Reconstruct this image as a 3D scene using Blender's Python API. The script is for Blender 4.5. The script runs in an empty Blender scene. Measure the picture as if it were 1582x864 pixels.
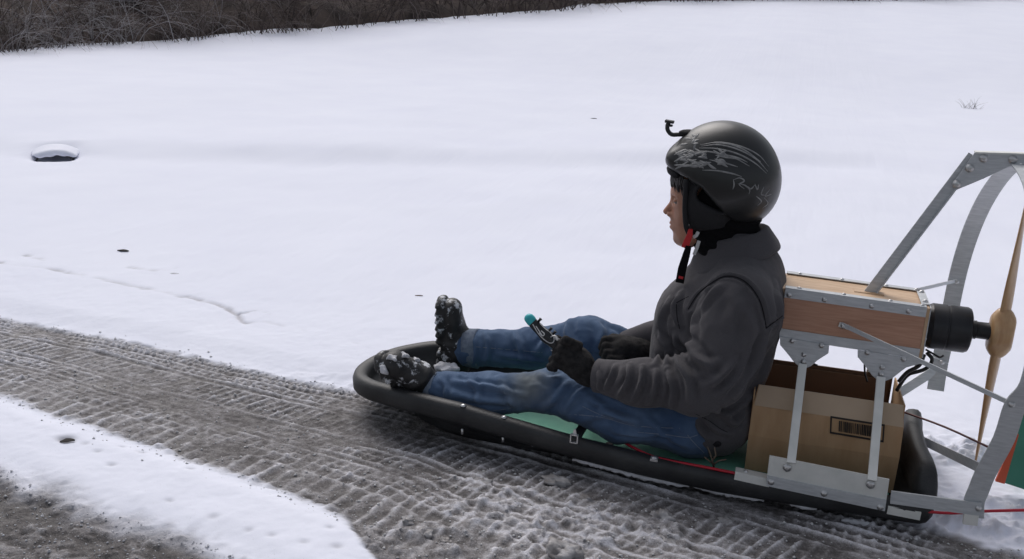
import bpy, math, random
import numpy as np
from mathutils import Vector, Matrix
from mathutils.bvhtree import BVHTree
random.seed(7); rng = np.random.RandomState(11)
sc = bpy.context.scene
C = sc.collection

# ------------------------------------------------------------------ camera
PW, PH = 1582.0, 864.0                      # size of the photograph in pixels
F_PX, YAW, PIT, ROL = 1517.2, -0.27106, 0.28541, 0.04618
CAM = np.array([1.28245, -2.553, 1.34022])
fwd = np.array([math.sin(YAW)*math.cos(PIT), math.cos(YAW)*math.cos(PIT), -math.sin(PIT)])
r0 = np.array([math.cos(YAW), -math.sin(YAW), 0.0]); u0 = np.cross(r0, fwd)
RT = math.cos(ROL)*r0 + math.sin(ROL)*u0
UP = -math.sin(ROL)*r0 + math.cos(ROL)*u0
cd = bpy.data.cameras.new('camera'); cam = bpy.data.objects.new('camera', cd); C.objects.link(cam)
cd.sensor_fit = 'HORIZONTAL'; cd.sensor_width = 36; cd.lens = F_PX/PW*36
cd.clip_start = 0.05; cd.clip_end = 2000
M = Matrix.Identity(4)
for i in range(3):
    M[i][0] = RT[i]; M[i][1] = UP[i]; M[i][2] = -fwd[i]; M[i][3] = CAM[i]
cam.matrix_world = M
sc.camera = cam

# ------------------------------------------------------------------ world, sun, exposure
SUN_EL, SUN_ROT = math.radians(50), math.radians(-35)
w = bpy.data.worlds.new('World'); sc.world = w; w.use_nodes = True
nt = w.node_tree; nt.nodes.clear()
sky = nt.nodes.new('ShaderNodeTexSky'); sky.sky_type = 'NISHITA'; sky.sun_disc = False
sky.sun_elevation = SUN_EL; sky.sun_rotation = SUN_ROT
sky.air_density = 1.0; sky.dust_density = 4.0; sky.ozone_density = 1.0
hs = nt.nodes.new('ShaderNodeHueSaturation'); hs.inputs['Saturation'].default_value = 0.42   # cloud cover greys the sky
bg = nt.nodes.new('ShaderNodeBackground'); bg.inputs['Strength'].default_value = 0.10
wo = nt.nodes.new('ShaderNodeOutputWorld')
nt.links.new(sky.outputs[0], hs.inputs['Color']); nt.links.new(hs.outputs[0], bg.inputs['Color']); nt.links.new(bg.outputs[0], wo.inputs['Surface'])
sl = bpy.data.lights.new('sun', 'SUN'); sl.energy = 1.0; sl.angle = math.radians(50); sl.color = (1.0, 0.965, 0.97)
so = bpy.data.objects.new('sun', sl); C.objects.link(so)
# nishita: rotation measured clockwise from +Y
sd = Vector((math.sin(SUN_ROT)*math.cos(SUN_EL), math.cos(SUN_ROT)*math.cos(SUN_EL), math.sin(SUN_EL)))
so.rotation_euler = sd.to_track_quat('Z', 'Y').to_euler()
so.location = (0, 0, 20)
vs = sc.view_settings
vs.view_transform = 'Standard'; vs.look = 'None'; vs.gamma = 1; vs.use_curve_mapping = False
vs.exposure = 0.25

# ------------------------------------------------------------------ geometry of the view -> places in the world
def ray(x, y): return fwd*F_PX + RT*(x-PW/2) - UP*(y-PH/2)
def P(x, y, Y):
    d = ray(x, y); return Vector(CAM + d*((Y-CAM[1])/d[1]))
def PZ(x, y, z=0.0):
    d = ray(x, y); return Vector(CAM + d*((z-CAM[2])/d[2]))

# ------------------------------------------------------------------ noise
_tab = rng.rand(256, 256).astype(np.float32)
def vn2(x, y):
    xi = np.floor(x).astype(np.int64); yi = np.floor(y).astype(np.int64)
    fx = (x-xi).astype(np.float32); fy = (y-yi).astype(np.float32)
    fx = fx*fx*(3-2*fx); fy = fy*fy*(3-2*fy)
    a = _tab[xi & 255, yi & 255]; b = _tab[(xi+1) & 255, yi & 255]
    c = _tab[xi & 255, (yi+1) & 255]; d = _tab[(xi+1) & 255, (yi+1) & 255]
    return (a*(1-fx)+b*fx)*(1-fy)+(c*(1-fx)+d*fx)*fy
def fbm(x, y, octv=4, gain=.5):
    s = 0; a = 1; t = 0
    for i in range(octv):
        s = s+a*(vn2(x*2**i+17.3*i, y*2**i+5.1*i)*2-1); t += a; a *= gain
    return s/t
_t3 = rng.rand(64, 64, 64).astype(np.float32)
def vn3(p):
    i = np.floor(p).astype(np.int64); f = (p-i).astype(np.float32); f = f*f*(3-2*f)
    out = 0
    for dx in (0, 1):
        for dy in (0, 1):
            for dz in (0, 1):
                wgt = (f[:, 0] if dx else 1-f[:, 0])*(f[:, 1] if dy else 1-f[:, 1])*(f[:, 2] if dz else 1-f[:, 2])
                out = out+wgt*_t3[(i[:, 0]+dx) & 63, (i[:, 1]+dy) & 63, (i[:, 2]+dz) & 63]
    return out*2-1
def sstep(a, b, x):
    t = np.clip((x-a)/(b-a), 0, 1); return t*t*(3-2*t)

# ------------------------------------------------------------------ materials
MATS = {}
def mat(name, col, rough=.6, metal=0.0, col2=None, nscale=20, bump=0.0, bscale=80, spec=.5, detail=5, stretch=None, coat=0, nramp=(.35, .65), sheen=0):
    if name in MATS: return MATS[name]
    m = bpy.data.materials.new(name); m.use_nodes = True; t = m.node_tree; b = t.nodes['Principled BSDF']
    b.inputs['Base Color'].default_value = (*col, 1); b.inputs['Roughness'].default_value = rough
    b.inputs['Metallic'].default_value = metal; b.inputs['Specular IOR Level'].default_value = spec
    if coat: b.inputs['Coat Weight'].default_value = coat; b.inputs['Coat Roughness'].default_value = .12
    if sheen: b.inputs['Sheen Weight'].default_value = sheen; b.inputs['Sheen Roughness'].default_value = .5
    tc = t.nodes.new('ShaderNodeTexCoord'); mp = t.nodes.new('ShaderNodeMapping')
    if stretch: mp.inputs['Scale'].default_value = stretch
    t.links.new(tc.outputs['Object'], mp.inputs[0])
    if col2:
        n = t.nodes.new('ShaderNodeTexNoise'); n.inputs['Scale'].default_value = nscale; n.inputs['Detail'].default_value = detail
        t.links.new(mp.outputs[0], n.inputs['Vector'])
        r = t.nodes.new('ShaderNodeValToRGB'); r.color_ramp.elements[0].position = nramp[0]; r.color_ramp.elements[1].position = nramp[1]
        r.color_ramp.elements[0].color = (*col, 1); r.color_ramp.elements[1].color = (*col2, 1)
        t.links.new(n.outputs[0], r.inputs[0]); t.links.new(r.outputs[0], b.inputs['Base Color'])
    if bump:
        n2 = t.nodes.new('ShaderNodeTexNoise'); n2.inputs['Scale'].default_value = bscale; n2.inputs['Detail'].default_value = 4
        t.links.new(mp.outputs[0], n2.inputs['Vector'])
        bp = t.nodes.new('ShaderNodeBump'); bp.inputs['Strength'].default_value = bump; bp.inputs['Distance'].default_value = .004
        t.links.new(n2.outputs[0], bp.inputs['Height']); t.links.new(bp.outputs[0], b.inputs['Normal'])
    MATS[name] = m; return m

def snow_over(m, thr=.55, scale=14, amount=.9, zdir=0.0, boxc=None, boxr=.1, only=False):
    """a crust of snow stuck to the surface where a noise is high (and near boxc, if given)"""
    t = m.node_tree; b = t.nodes['Principled BSDF']
    src = b.inputs['Base Color'].links[0].from_socket if b.inputs['Base Color'].links else None
    geo = t.nodes.new('ShaderNodeNewGeometry'); n = t.nodes.new('ShaderNodeTexNoise'); n.inputs['Scale'].default_value = scale
    n.inputs['Detail'].default_value = 8; n.inputs['Roughness'].default_value = .7
    t.links.new(geo.outputs['Position'], n.inputs['Vector'])
    val = n.outputs[0]
    if zdir:
        sx = t.nodes.new('ShaderNodeSeparateXYZ'); t.links.new(geo.outputs['Normal'], sx.inputs[0])
        ma = t.nodes.new('ShaderNodeMath'); ma.operation = 'MULTIPLY_ADD'; ma.inputs[1].default_value = zdir
        t.links.new(sx.outputs[2], ma.inputs[0]); t.links.new(val, ma.inputs[2]); val = ma.outputs[0]
    if boxc:
        vd = t.nodes.new('ShaderNodeVectorMath'); vd.operation = 'DISTANCE'; vd.inputs[1].default_value = boxc
        t.links.new(geo.outputs['Position'], vd.inputs[0])
        mr = t.nodes.new('ShaderNodeMapRange'); mr.inputs[1].default_value = 0; mr.inputs[2].default_value = boxr; mr.inputs[3].default_value = .28; mr.inputs[4].default_value = 0
        t.links.new(vd.outputs['Value'], mr.inputs[0])
        ad = t.nodes.new('ShaderNodeMath'); t.links.new(mr.outputs[0], ad.inputs[0]); t.links.new(val, ad.inputs[1]); val = ad.outputs[0]
    r = t.nodes.new('ShaderNodeValToRGB'); r.color_ramp.elements[0].position = thr; r.color_ramp.elements[1].position = thr+.06
    t.links.new(val, r.inputs[0])
    mx = t.nodes.new('ShaderNodeMix'); mx.data_type = 'RGBA'
    t.links.new(r.outputs[0], mx.inputs[0])
    mx.inputs[6].default_value = b.inputs['Base Color'].default_value
    if src: t.links.new(src, mx.inputs[6])
    mx.inputs[7].default_value = (.62*amount, .64*amount, .68*amount, 1)
    t.links.new(mx.outputs[2], b.inputs['Base Color'])

BLACK = mat('black_plastic', (.012, .0125, .014), .52, col2=(.028, .029, .031), nscale=9, bump=.25, bscale=160)
ALU = mat('aluminium', (.48, .50, .52), .5, .35, col2=(.58, .60, .62), nscale=30, bump=.08, bscale=200, stretch=(1, 1, 6))
ALU2 = mat('aluminium_plate', (.66, .67, .64), .5, .2, col2=(.76, .76, .73), nscale=16, bump=.08, bscale=150)
STEEL = mat('zinc_steel', (.60, .60, .60), .32, .85)
WOODR = mat('mahogany_plywood', (.44, .225, .145), .55, col2=(.51, .285, .19), nscale=10, stretch=(1.5, 1.5, 22), detail=8, bump=.1, bscale=60)
WOODL = mat('birch_plywood', (.50, .33, .20), .55, col2=(.62, .44, .29), nscale=9, stretch=(1.5, 18, 1.5), detail=8)
CARD = mat('cardboard', (.42, .262, .142), .85, col2=(.49, .32, .185), nscale=7, bump=.2, bscale=30, stretch=(4, 4, 1))
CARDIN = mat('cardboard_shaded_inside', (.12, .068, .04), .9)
CARDLIT = mat('cardboard_lit_flap', (.42, .31, .21), .5, col2=(.48, .36, .25), nscale=5)
INK = mat('black_ink', (.02, .015, .012), .7)
GREEN = mat('green_foam', (.16, .44, .32), .6, col2=(.24, .53, .40), nscale=6, bump=.15, bscale=50)
GREENR = mat('green_rudder', (.035, .19, .125), .5, col2=(.05, .23, .155), nscale=6)
ORANGE = mat('orange_tape', (.55, .085, .03), .5)
RED = mat('red_cable', (.45, .012, .03), .38)
RUB = mat('motor_black', (.010, .010, .012), .35, .3, col2=(.022, .022, .025), nscale=14)
WIRE = mat('black_wire', (.008, .008, .009), .45)
PROP = mat('varnished_wood', (.42, .235, .11), .35, col2=(.52, .33, .17), nscale=8, stretch=(8, 8, 1), coat=.3)
JACK = mat('jacket_wool', (.072, .068, .074), .95, col2=(.090, .086, .093), nscale=700, bump=.3, bscale=700, spec=.15, sheen=.10)
JACKD = mat('jacket_seam', (.018, .017, .020), .95, spec=.2)
GLOVE = mat('glove_fabric', (.015, .0145, .015), .9, col2=(.034, .032, .032), nscale=60, bump=.4, bscale=300, spec=.2)
GAITER = mat('black_fleece', (.007, .007, .008), .97, bump=.4, bscale=250, spec=.1)
THREAD = mat('pale_thread', (.17, .20, .26), .8)
CUFF = mat('denim_inside', (.135, .165, .225), .92, col2=(.20, .235, .29), nscale=90, bump=.4, bscale=300, spec=.2)
SKIN = mat('skin', (.37, .18, .115), .5, col2=(.46, .235, .155), nscale=18, bump=.12, bscale=260)
SKIN.node_tree.nodes['Principled BSDF'].inputs['Subsurface Weight'].default_value = .12
SKIN.node_tree.nodes['Principled BSDF'].inputs['Subsurface Scale'].default_value = .01
LIP = mat('lip', (.33, .13, .10), .45)
HAIR = mat('black_hair', (.010, .008, .008), .45)
EYE = mat('eye_dark', (.03, .02, .015), .2)
EYEW = mat('eye_white', (.22, .19, .17), .35)
HELM = mat('helmet_shell', (.009, .0095, .010), .36, col2=(.014, .0145, .015), nscale=4, coat=.12, bump=.06, bscale=40)
HELMP = mat('helmet_pad', (.024, .024, .026), .85, bump=.3, bscale=200, spec=.2)
GREY = mat('grey_print', (.16, .162, .165), .5, col2=(.27, .27, .27), nscale=60)
STRAPR = mat('red_strap', (.50, .015, .02), .6)
TEAL = mat('teal_plastic', (.03, .42, .47), .4)
WHITEP = mat('white_trim', (.62, .62, .62), .4)
TWIG = mat('dry_twig', (.16, .12, .09), .9)
LEAF = mat('dead_leaf', (.022, .018, .016), .9)
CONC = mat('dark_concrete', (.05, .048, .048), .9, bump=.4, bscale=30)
BOOT = mat('boot_rubber', (.010, .010, .011), .5, col2=(.022, .021, .021), nscale=40, bump=.3, bscale=120)
SNOWC = mat('snow_clump', (.42, .42, .44), .8, col2=(.62, .63, .67), nscale=25, bump=.8, bscale=90)
SNOWP = mat('clean_snow', (.76, .78, .88), .7, bump=.3, bscale=60)
SLUSHC = mat('slush_clump', (.20, .185, .18), .55, col2=(.46, .45, .46), nscale=22, bump=1.0, bscale=110)

def denim(name='denim'):
    m = mat(name, (.040, .074, .145), .92, col2=(.105, .160, .255), nscale=9, bump=.0, spec=.2, detail=7, sheen=.1, nramp=(.3, .7))
    t = m.node_tree; b = t.nodes['Principled BSDF']
    geo = t.nodes.new('ShaderNodeNewGeometry')
    # weave
    wv = t.nodes.new('ShaderNodeTexNoise'); wv.inputs['Scale'].default_value = 330; t.links.new(geo.outputs['Position'], wv.inputs['Vector'])
    bp = t.nodes.new('ShaderNodeBump'); bp.inputs['Strength'].default_value = .4; bp.inputs['Distance'].default_value = .003
    t.links.new(wv.outputs[0], bp.inputs['Height']); t.links.new(bp.outputs[0], b.inputs['Normal'])
    src = b.inputs['Base Color'].links[0].from_socket
    # pale worn stain on the near knee
    c = P(815, 592, .09)
    vd = t.nodes.new('ShaderNodeVectorMath'); vd.operation = 'DISTANCE'; vd.inputs[1].default_value = c
    t.links.new(geo.outputs['Position'], vd.inputs[0])
    n = t.nodes.new('ShaderNodeTexNoise'); n.inputs['Scale'].default_value = 22; n.inputs['Detail'].default_value = 6; t.links.new(geo.outputs['Position'], n.inputs['Vector'])
    ma = t.nodes.new('ShaderNodeMath'); ma.operation = 'MULTIPLY_ADD'; ma.inputs[1].default_value = .10; t.links.new(n.outputs[0], ma.inputs[0]); t.links.new(vd.outputs['Value'], ma.inputs[2])
    mr = t.nodes.new('ShaderNodeMapRange'); mr.inputs[1].default_value = .06; mr.inputs[2].default_value = .15; mr.inputs[3].default_value = .55; mr.inputs[4].default_value = 0
    t.links.new(ma.outputs[0], mr.inputs[0])
    mx = t.nodes.new('ShaderNodeMix'); mx.data_type = 'RGBA'; t.links.new(mr.outputs[0], mx.inputs[0]); t.links.new(src, mx.inputs[6])
    mx.inputs[7].default_value = (.19, .19, .15, 1)
    t.links.new(mx.outputs[2], b.inputs['Base Color'])
    return m
DENIM = denim()
HULLM = BLACK
snow_over(BOOT, .55, 26, .95)
snow_over(HELM, .78, 30, .22, boxc=P(1056, 236, .19), boxr=.11)
snow_over(GLOVE, .70, 60, .5)
snow_over(BLACK, .72, 70, .35)

# ------------------------------------------------------------------ object helpers
def link(o, parent=None):
    C.objects.link(o)
    if parent is not None: o.parent = parent
    return o
def tag(o, label=None, cat=None, group=None, kind=None):
    if label: o['label'] = label
    if cat: o['category'] = cat
    if group: o['group'] = group
    if kind: o['kind'] = kind
    return o
def empty(name, loc=(0, 0, 0)):
    o = bpy.data.objects.new(name, None); o.empty_display_size = .1; o.location = loc; C.objects.link(o); return o
def npmesh(name, V, Fq, m, parent=None, smooth=True):
    """V (n,3) array, Fq (k,3 or 4) array of one face size"""
    V = np.asarray(V, np.float32); Fq = np.asarray(Fq, np.int32); k = Fq.shape[1]
    me = bpy.data.meshes.new(name); me.vertices.add(len(V)); me.vertices.foreach_set('co', V.ravel())
    me.loops.add(Fq.size); me.loops.foreach_set('vertex_index', Fq.ravel())
    me.polygons.add(len(Fq)); me.polygons.foreach_set('loop_start', np.arange(0, Fq.size, k, dtype=np.int32))
    me.polygons.foreach_set('use_smooth', np.full(len(Fq), smooth))
    me.update(calc_edges=True); me.materials.append(m)
    o = bpy.data.objects.new(name, me); return place(o, parent)
def place(o, parent):
    C.objects.link(o)
    if parent is not None:
        o.parent = parent
        pm = Vector((0, 0, 0)); q = parent
        while q is not None: pm += q.location; q = q.parent
        o.location = -pm
    return o
def mesh(name, V, Fc, m, parent=None, smooth=False):
    me = bpy.data.meshes.new(name); me.from_pydata([tuple(v) for v in V], [], Fc); me.update()
    if smooth: me.polygons.foreach_set('use_smooth', [True]*len(me.polygons))
    me.materials.append(m); o = bpy.data.objects.new(name, me); return place(o, parent)
class MB:
    def __init__(s): s.v = []; s.f = []
    def add(s, V, Fc):
        n = len(s.v); s.v += [tuple(v) for v in V]; s.f += [tuple(i+n for i in f) for f in Fc]; return s
    def bar(s, a, b, side, w_, t_):
        """beam a->b, width w_ along side, thickness t_ across"""
        a = Vector(a); b = Vector(b); d = (b-a).normalized(); sd_ = Vector(side); sd_ = (sd_-d*sd_.dot(d)).normalized(); n = d.cross(sd_)
        V = []
        for p in (a, b):
            for i, j in ((-1, -1), (1, -1), (1, 1), (-1, 1)): V.append(p+sd_*(i*w_/2)+n*(j*t_/2))
        return s.add(V, [(0, 1, 2, 3), (7, 6, 5, 4), (0, 4, 5, 1), (1, 5, 6, 2), (2, 6, 7, 3), (3, 7, 4, 0)])
    def box(s, lo, hi):
        x0, y0, z0 = lo; x1, y1, z1 = hi
        return s.bar(((x0+x1)/2, (y0+y1)/2, z0), ((x0+x1)/2, (y0+y1)/2, z1), (1, 0, 0), x1-x0, y1-y0)
    def prism(s, poly, nrm, t_):
        """poly: 3D points in a plane; extruded along nrm by t_"""
        n = len(poly); nv = Vector(nrm)*t_
        V = [Vector(p) for p in poly]+[Vector(p)+nv for p in poly]
        return s.add(V, [tuple(range(n)), tuple(range(2*n-1, n-1, -1))]+[(i, i+n, (i+1) % n+n, (i+1) % n) for i in range(n)])
    def tube(s, pts, rad, seg=8, flat=None, cap=True):
        pts = [Vector(p) for p in pts]; n = len(pts)
        if not hasattr(rad, '__len__'): rad = [rad]*n
        V = []; Fc = []; ref = None
        for i in range(n):
            d = (pts[min(i+1, n-1)]-pts[max(i-1, 0)]).normalized()
            if ref is None:
                ref = Vector((0, 0, 1)) if abs(d.z) < .9 else Vector((1, 0, 0))
            a = (ref-d*ref.dot(d)).normalized(); ref = a; b = d.cross(a)
            for k in range(seg):
                an = 2*math.pi*k/seg; V.append(pts[i]+a*(math.cos(an)*rad[i])+b*(math.sin(an)*rad[i]))
        for i in range(n-1):
            for k in range(seg): Fc.append((i*seg+k, i*seg+(k+1) % seg, (i+1)*seg+(k+1) % seg, (i+1)*seg+k))
        if cap: Fc.append(tuple(range(seg-1, -1, -1))); Fc.append(tuple((n-1)*seg+k for k in range(seg)))
        return s.add(V, Fc)
    def bolt(s, p, n, r=.006, h=.004):
        """domed screw head with a washer, axis n"""
        p = Vector(p); n = Vector(n).normalized(); a = n.orthogonal().normalized(); b = n.cross(a); V = []; Fc = []
        prof = [(1.35, -.001), (1.35, .0012), (1.0, .0014), (1.0, h*.5), (.72, h*.9), (.3, h*1.05)]
        for rr, hh in prof:
            for k in range(10): an = math.pi*2*k/10; V.append(p+a*(r*rr*math.cos(an))+b*(r*rr*math.sin(an))+n*hh)
        for i in range(len(prof)-1):
            for k in range(10): Fc.append((i*10+k, i*10+(k+1) % 10, (i+1)*10+(k+1) % 10, (i+1)*10+k))
        Fc.append(tuple(len(prof)*10-10+k for k in range(10)))
        return s.add(V, Fc)
    def build(s, name, m, parent=None, smooth=False, bevel=0):
        o = mesh(name, s.v, s.f, m, parent, smooth)
        if bevel:
            md = o.modifiers.new('bevel', 'BEVEL'); md.width = bevel; md.segments = 2; md.limit_method = 'ANGLE'
        return o
def bolt(p, n, parent, r=.006, name='bolt', m=None):
    return MB().bolt(p, n, r).build(name, m or STEEL, parent, True)

# ------------------------------------------------------------------ implicit surfaces (surface nets)
def nets(fn, lo, hi, h, axes=None):
    if axes is None: axes = [np.arange(lo[i], hi[i]+h, h) for i in range(3)]
    ax, ay, az = [a.astype(np.float32) for a in axes]
    X = ax[:, None, None]; Y = ay[None, :, None]; Z = az[None, None, :]
    G = fn(X, Y, Z).astype(np.float32); G = np.broadcast_to(G, (len(ax), len(ay), len(az)))
    S = G < 0; nx, ny, nz = G.shape
    cnt = np.zeros((nx-1, ny-1, nz-1), np.float32); acc = [np.zeros_like(cnt) for _ in range(3)]
    A = [ax, ay, az]
    for d in range(3):
        sa = [slice(None)]*3; sb = [slice(None)]*3; sa[d] = slice(0, -1); sb[d] = slice(1, None)
        g0 = G[tuple(sa)]; g1 = G[tuple(sb)]; cr = (S[tuple(sa)] != S[tuple(sb)])
        t = np.where(cr, g0/np.where(cr, g0-g1, 1), 0)
        e, f_ = [k for k in range(3) if k != d]
        for de in (0, 1):
            for df in (0, 1):
                sl = [slice(None)]*3; sl[e] = slice(de, A[e].size-1+de); sl[f_] = slice(df, A[f_].size-1+df); sl = tuple(sl)
                c = cr[sl].astype(np.float32); cnt += c
                sh = [1, 1, 1]; sh[d] = -1
                base = A[d][:-1].reshape(sh); step = np.diff(A[d]).reshape(sh)
                acc[d] += c*(base+t[sl]*step)
                for q, dq in ((e, de), (f_, df)):
                    sh = [1, 1, 1]; sh[q] = -1
                    acc[q] += c*A[q][dq:A[q].size-1+dq].reshape(sh)
    act = cnt > 0; idx = -np.ones(cnt.shape, np.int64); idx[act] = np.arange(act.sum())
    V = np.stack([a[act]/cnt[act] for a in acc], 1)
    Q = []
    for d in range(3):
        sa = [slice(1, -1)]*3; sb = [slice(1, -1)]*3; sa[d] = slice(0, -1); sb[d] = slice(1, None)
        s0 = S[tuple(sa)]; s1 = S[tuple(sb)]; ii = np.argwhere(s0 != s1); flip = s0[tuple(ii.T)]
        e, f_ = (d+1) % 3, (d+2) % 3
        ij = ii.copy(); ij[:, e] += 1; ij[:, f_] += 1
        def cell(a, b):
            c = ij.copy(); c[:, e] -= a; c[:, f_] -= b; return idx[tuple(c.T)]
        q = np.stack([cell(1, 1), cell(0, 1), cell(0, 0), cell(1, 0)], 1)
        q[~flip] = q[~flip][:, ::-1]; Q.append(q)
    return V, np.concatenate(Q)
def vnormals(V, Q):
    n = np.cross(V[Q[:, 2]]-V[Q[:, 0]], V[Q[:, 3]]-V[Q[:, 1]]) if Q.shape[1] == 4 else np.cross(V[Q[:, 1]]-V[Q[:, 0]], V[Q[:, 2]]-V[Q[:, 0]])
    N = np.zeros_like(V)
    for k in range(Q.shape[1]):
        for c in range(3): N[:, c] += np.bincount(Q[:, k], n[:, c], len(V))
    return N/np.maximum(np.linalg.norm(N, axis=1, keepdims=True), 1e-12)
def relax(V, Q, it=2, f=.5):
    for _ in range(it):
        A = np.zeros_like(V); c = np.zeros(len(V))
        for k in range(4):
            for j in (1, 3):
                o = Q[:, (k+j) % 4]
                for d in range(3): A[:, d] += np.bincount(Q[:, k], V[o, d], len(V))
                c += np.bincount(Q[:, k], minlength=len(V))
        V = V*(1-f)+f*A/c[:, None]
    return V
def sq(a): return a*a
def rc(X, Y, Z, a, b, ra, rb, s=(1, 1, 1)):
    """rounded cone a->b; s stretches the cross-section per axis"""
    ax, ay, az = [a[i]/s[i] for i in range(3)]; bx, by, bz = [b[i]/s[i] for i in range(3)]
    x = X/s[0]-ax; y = Y/s[1]-ay; z = Z/s[2]-az; dx, dy, dz = bx-ax, by-ay, bz-az
    t = np.clip((x*dx+y*dy+z*dz)/max(dx*dx+dy*dy+dz*dz, 1e-9), 0, 1)
    return (np.sqrt(sq(x-t*dx)+sq(y-t*dy)+sq(z-t*dz))-(ra+(rb-ra)*t))*min(s)
def ell(X, Y, Z, c, r):
    k0 = np.sqrt(sq((X-c[0])/r[0])+sq((Y-c[1])/r[1])+sq((Z-c[2])/r[2]))
    k1 = np.sqrt(sq((X-c[0])/r[0]**2)+sq((Y-c[1])/r[1]**2)+sq((Z-c[2])/r[2]**2))
    return k0*(k0-1)/np.maximum(k1, 1e-6)
def smin(a, b, k): h = np.maximum(k-np.abs(a-b), 0)/k; return np.minimum(a, b)-h*h*k*.25
def smax(a, b, k): return -smin(-a, -b, k)
def sdfobj(name, fn, lo, hi, h, m, parent, disp=None, it=2, axes=None):
    V, Q = nets(fn, lo, hi, h, axes); V = relax(V, Q, it)
    if disp is not None: V = disp(V, Q)
    return npmesh(name, V, Q, m, parent), V, Q
def bvh(V, Q): return BVHTree.FromPolygons([tuple(map(float, v)) for v in V], [tuple(map(int, f)) for f in Q])
def cast(bv, x, y):
    d = Vector(ray(x, y)).normalized(); hit = bv.ray_cast(Vector(CAM), d)
    return hit[0], hit[1]
def dense(pts, n=8):
    """catmull-rom through 2D/3D points"""
    p = [np.array(q, float) for q in pts]; p = [2*p[0]-p[1]]+p+[2*p[-1]-p[-2]]; out = []
    for i in range(1, len(p)-2):
        for k in range(n):
            t = k/n; out.append(.5*((2*p[i])+(-p[i-1]+p[i+1])*t+(2*p[i-1]-5*p[i]+4*p[i+1]-p[i+2])*t*t+(-p[i-1]+3*p[i]-3*p[i+1]+p[i+2])*t**3))
    out.append(p[-2]); return out
def on_surface(bv, pts, n=6):
    out = []
    for x, y in dense(pts, n):
        h, nn = cast(bv, x, y)
        if h is not None: out.append((h, nn))
    return out
def ribbon(bv, lines, wd, name, m, parent, lift=.0008, n=6, th=.0012):
    """thin raised strip following the surface (seams, stitching, print)"""
    mb = MB()
    for L in lines:
        hs_ = on_surface(bv, L, n)
        if len(hs_) < 2: continue
        V = []; k = len(hs_)
        for i, (h, nn) in enumerate(hs_):
            d = (hs_[min(i+1, k-1)][0]-hs_[max(i-1, 0)][0]).normalized(); s_ = d.cross(nn).normalized()
            ww = wd if not hasattr(wd, '__call__') else wd(i/(k-1))
            V += [h-s_*ww/2-nn*th, h-s_*ww/2*.8+nn*lift, h+s_*ww/2*.8+nn*lift, h+s_*ww/2-nn*th]
        Fc = []
        for i in range(k-1):
            for j in range(3): Fc.append((i*4+j, (i+1)*4+j, (i+1)*4+j+1, i*4+j+1))
        mb.add(V, Fc)
    return mb.build(name, m, parent, True)
def folder(specs, bv):
    """specs: (pixel polyline, width, height). Returns a displacer that pushes the surface along its normal near each line"""
    L = []
    for pts, wd, amp in specs:
        hs_ = [np.array(h) for h, _ in on_surface(bv, pts, 6)]
        if len(hs_) > 1: L.append((np.array(hs_), wd, amp))
    def f(V):
        d = np.zeros(len(V))
        for pl, wd, amp in L:
            lo = pl.min(0)-3*wd; hi = pl.max(0)+3*wd
            idx = np.where(np.all((V > lo) & (V < hi), axis=1))[0]
            if not len(idx): continue
            W_ = V[idx]; best = np.full(len(idx), 9.0); tt = np.zeros(len(idx)); n = len(pl)
            for i in range(n-1):
                a = pl[i]; ab = pl[i+1]-a; t = np.clip(((W_-a)@ab)/max(ab@ab, 1e-9), 0, 1)
                dd = np.linalg.norm(W_-(a+t[:, None]*ab), axis=1); u = dd < best; best[u] = dd[u]; tt[u] = (i+t[u])/(n-1)
            env = np.sin(np.pi*np.clip(tt, 0.03, .97))**.6
            d[idx] += 2.1*amp*env*(np.exp(-np.abs(best/(wd*.80))**1.5)-.55*np.exp(-sq((best-1.6*wd)/(wd*.6))))
        return d
    return f

exec_parts = True
# ================================================================== TERRAIN
def edge_fn(px, left, right):
    pts = sorted([tuple(PZ(x, y)[:2]) for x, y in px]); xs = [p[0] for p in pts]; ys = [p[1] for p in pts]
    xs = [xs[0]-40]+xs+[xs[-1]+40]; ys = [ys[0]-40*left]+ys+[ys[-1]+40*right]
    return lambda x: np.interp(x, xs, ys)
far_pts = [(0, 491), (185, 524), (333, 558), (481, 591), (556, 603)]
_f = [tuple(PZ(x, y)[:2]) for x, y in far_pts]+[(.6, .27), (1.3, .15), (1.85, .03), (2.3, -.10)]
_fx = [-40]+[p[0] for p in _f]+[42]; _fy = [_f[0][1]+2]+[p[1] for p in _f]+[-14]
def Fedge(x): return np.interp(x, _fx, _fy)
Nedge = edge_fn([(0, 612), (88, 645), (212, 684), (319, 721), (425, 758), (560, 806), (625, 852)], -.12, -.30)
Medge = edge_fn([(0, 715), (71, 752), (142, 780), (230, 808), (336, 842), (372, 858)], -.16, -.32)
def ditch(x): return np.interp(x, [-60, -7, -4.4, -2.2, -.9, .8, 2.0, 2.6, 3.1, 3.8, 5, 60], [14, 3.9, 3.6, 4.4, 5.1, 6.1, 6.75, 6.45, 6.85, 7.4, 8.2, 45])
def terr(x, y):
    x = np.asarray(x, float); y = np.asarray(y, float)
    z = .018*sstep(-.02, .16, y-Fedge(x)-.02)+.025*np.clip((y-Fedge(x))/2, 0, 1)
    D = ditch(x)
    z = z+(.044+.012*np.sin(x*1.9))*sstep(-.45, .25, y-D)-.014*np.exp(-sq((y-D+.4)/.35))
    yy = np.clip(y-9, 0, None); z = z+.062*yy*sstep(0, 8, yy)
    z = z+.028*fbm(x*.8+3, y*.8, 4)*sstep(.4, 2.5, y-Fedge(x))+.25*fbm(x*.06, y*.06+7, 3)*sstep(8, 30, y)
    z = z+.012*sstep(0, .08, Nedge(x)-y)*sstep(0, .1, y-Medge(x))
    return z
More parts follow.
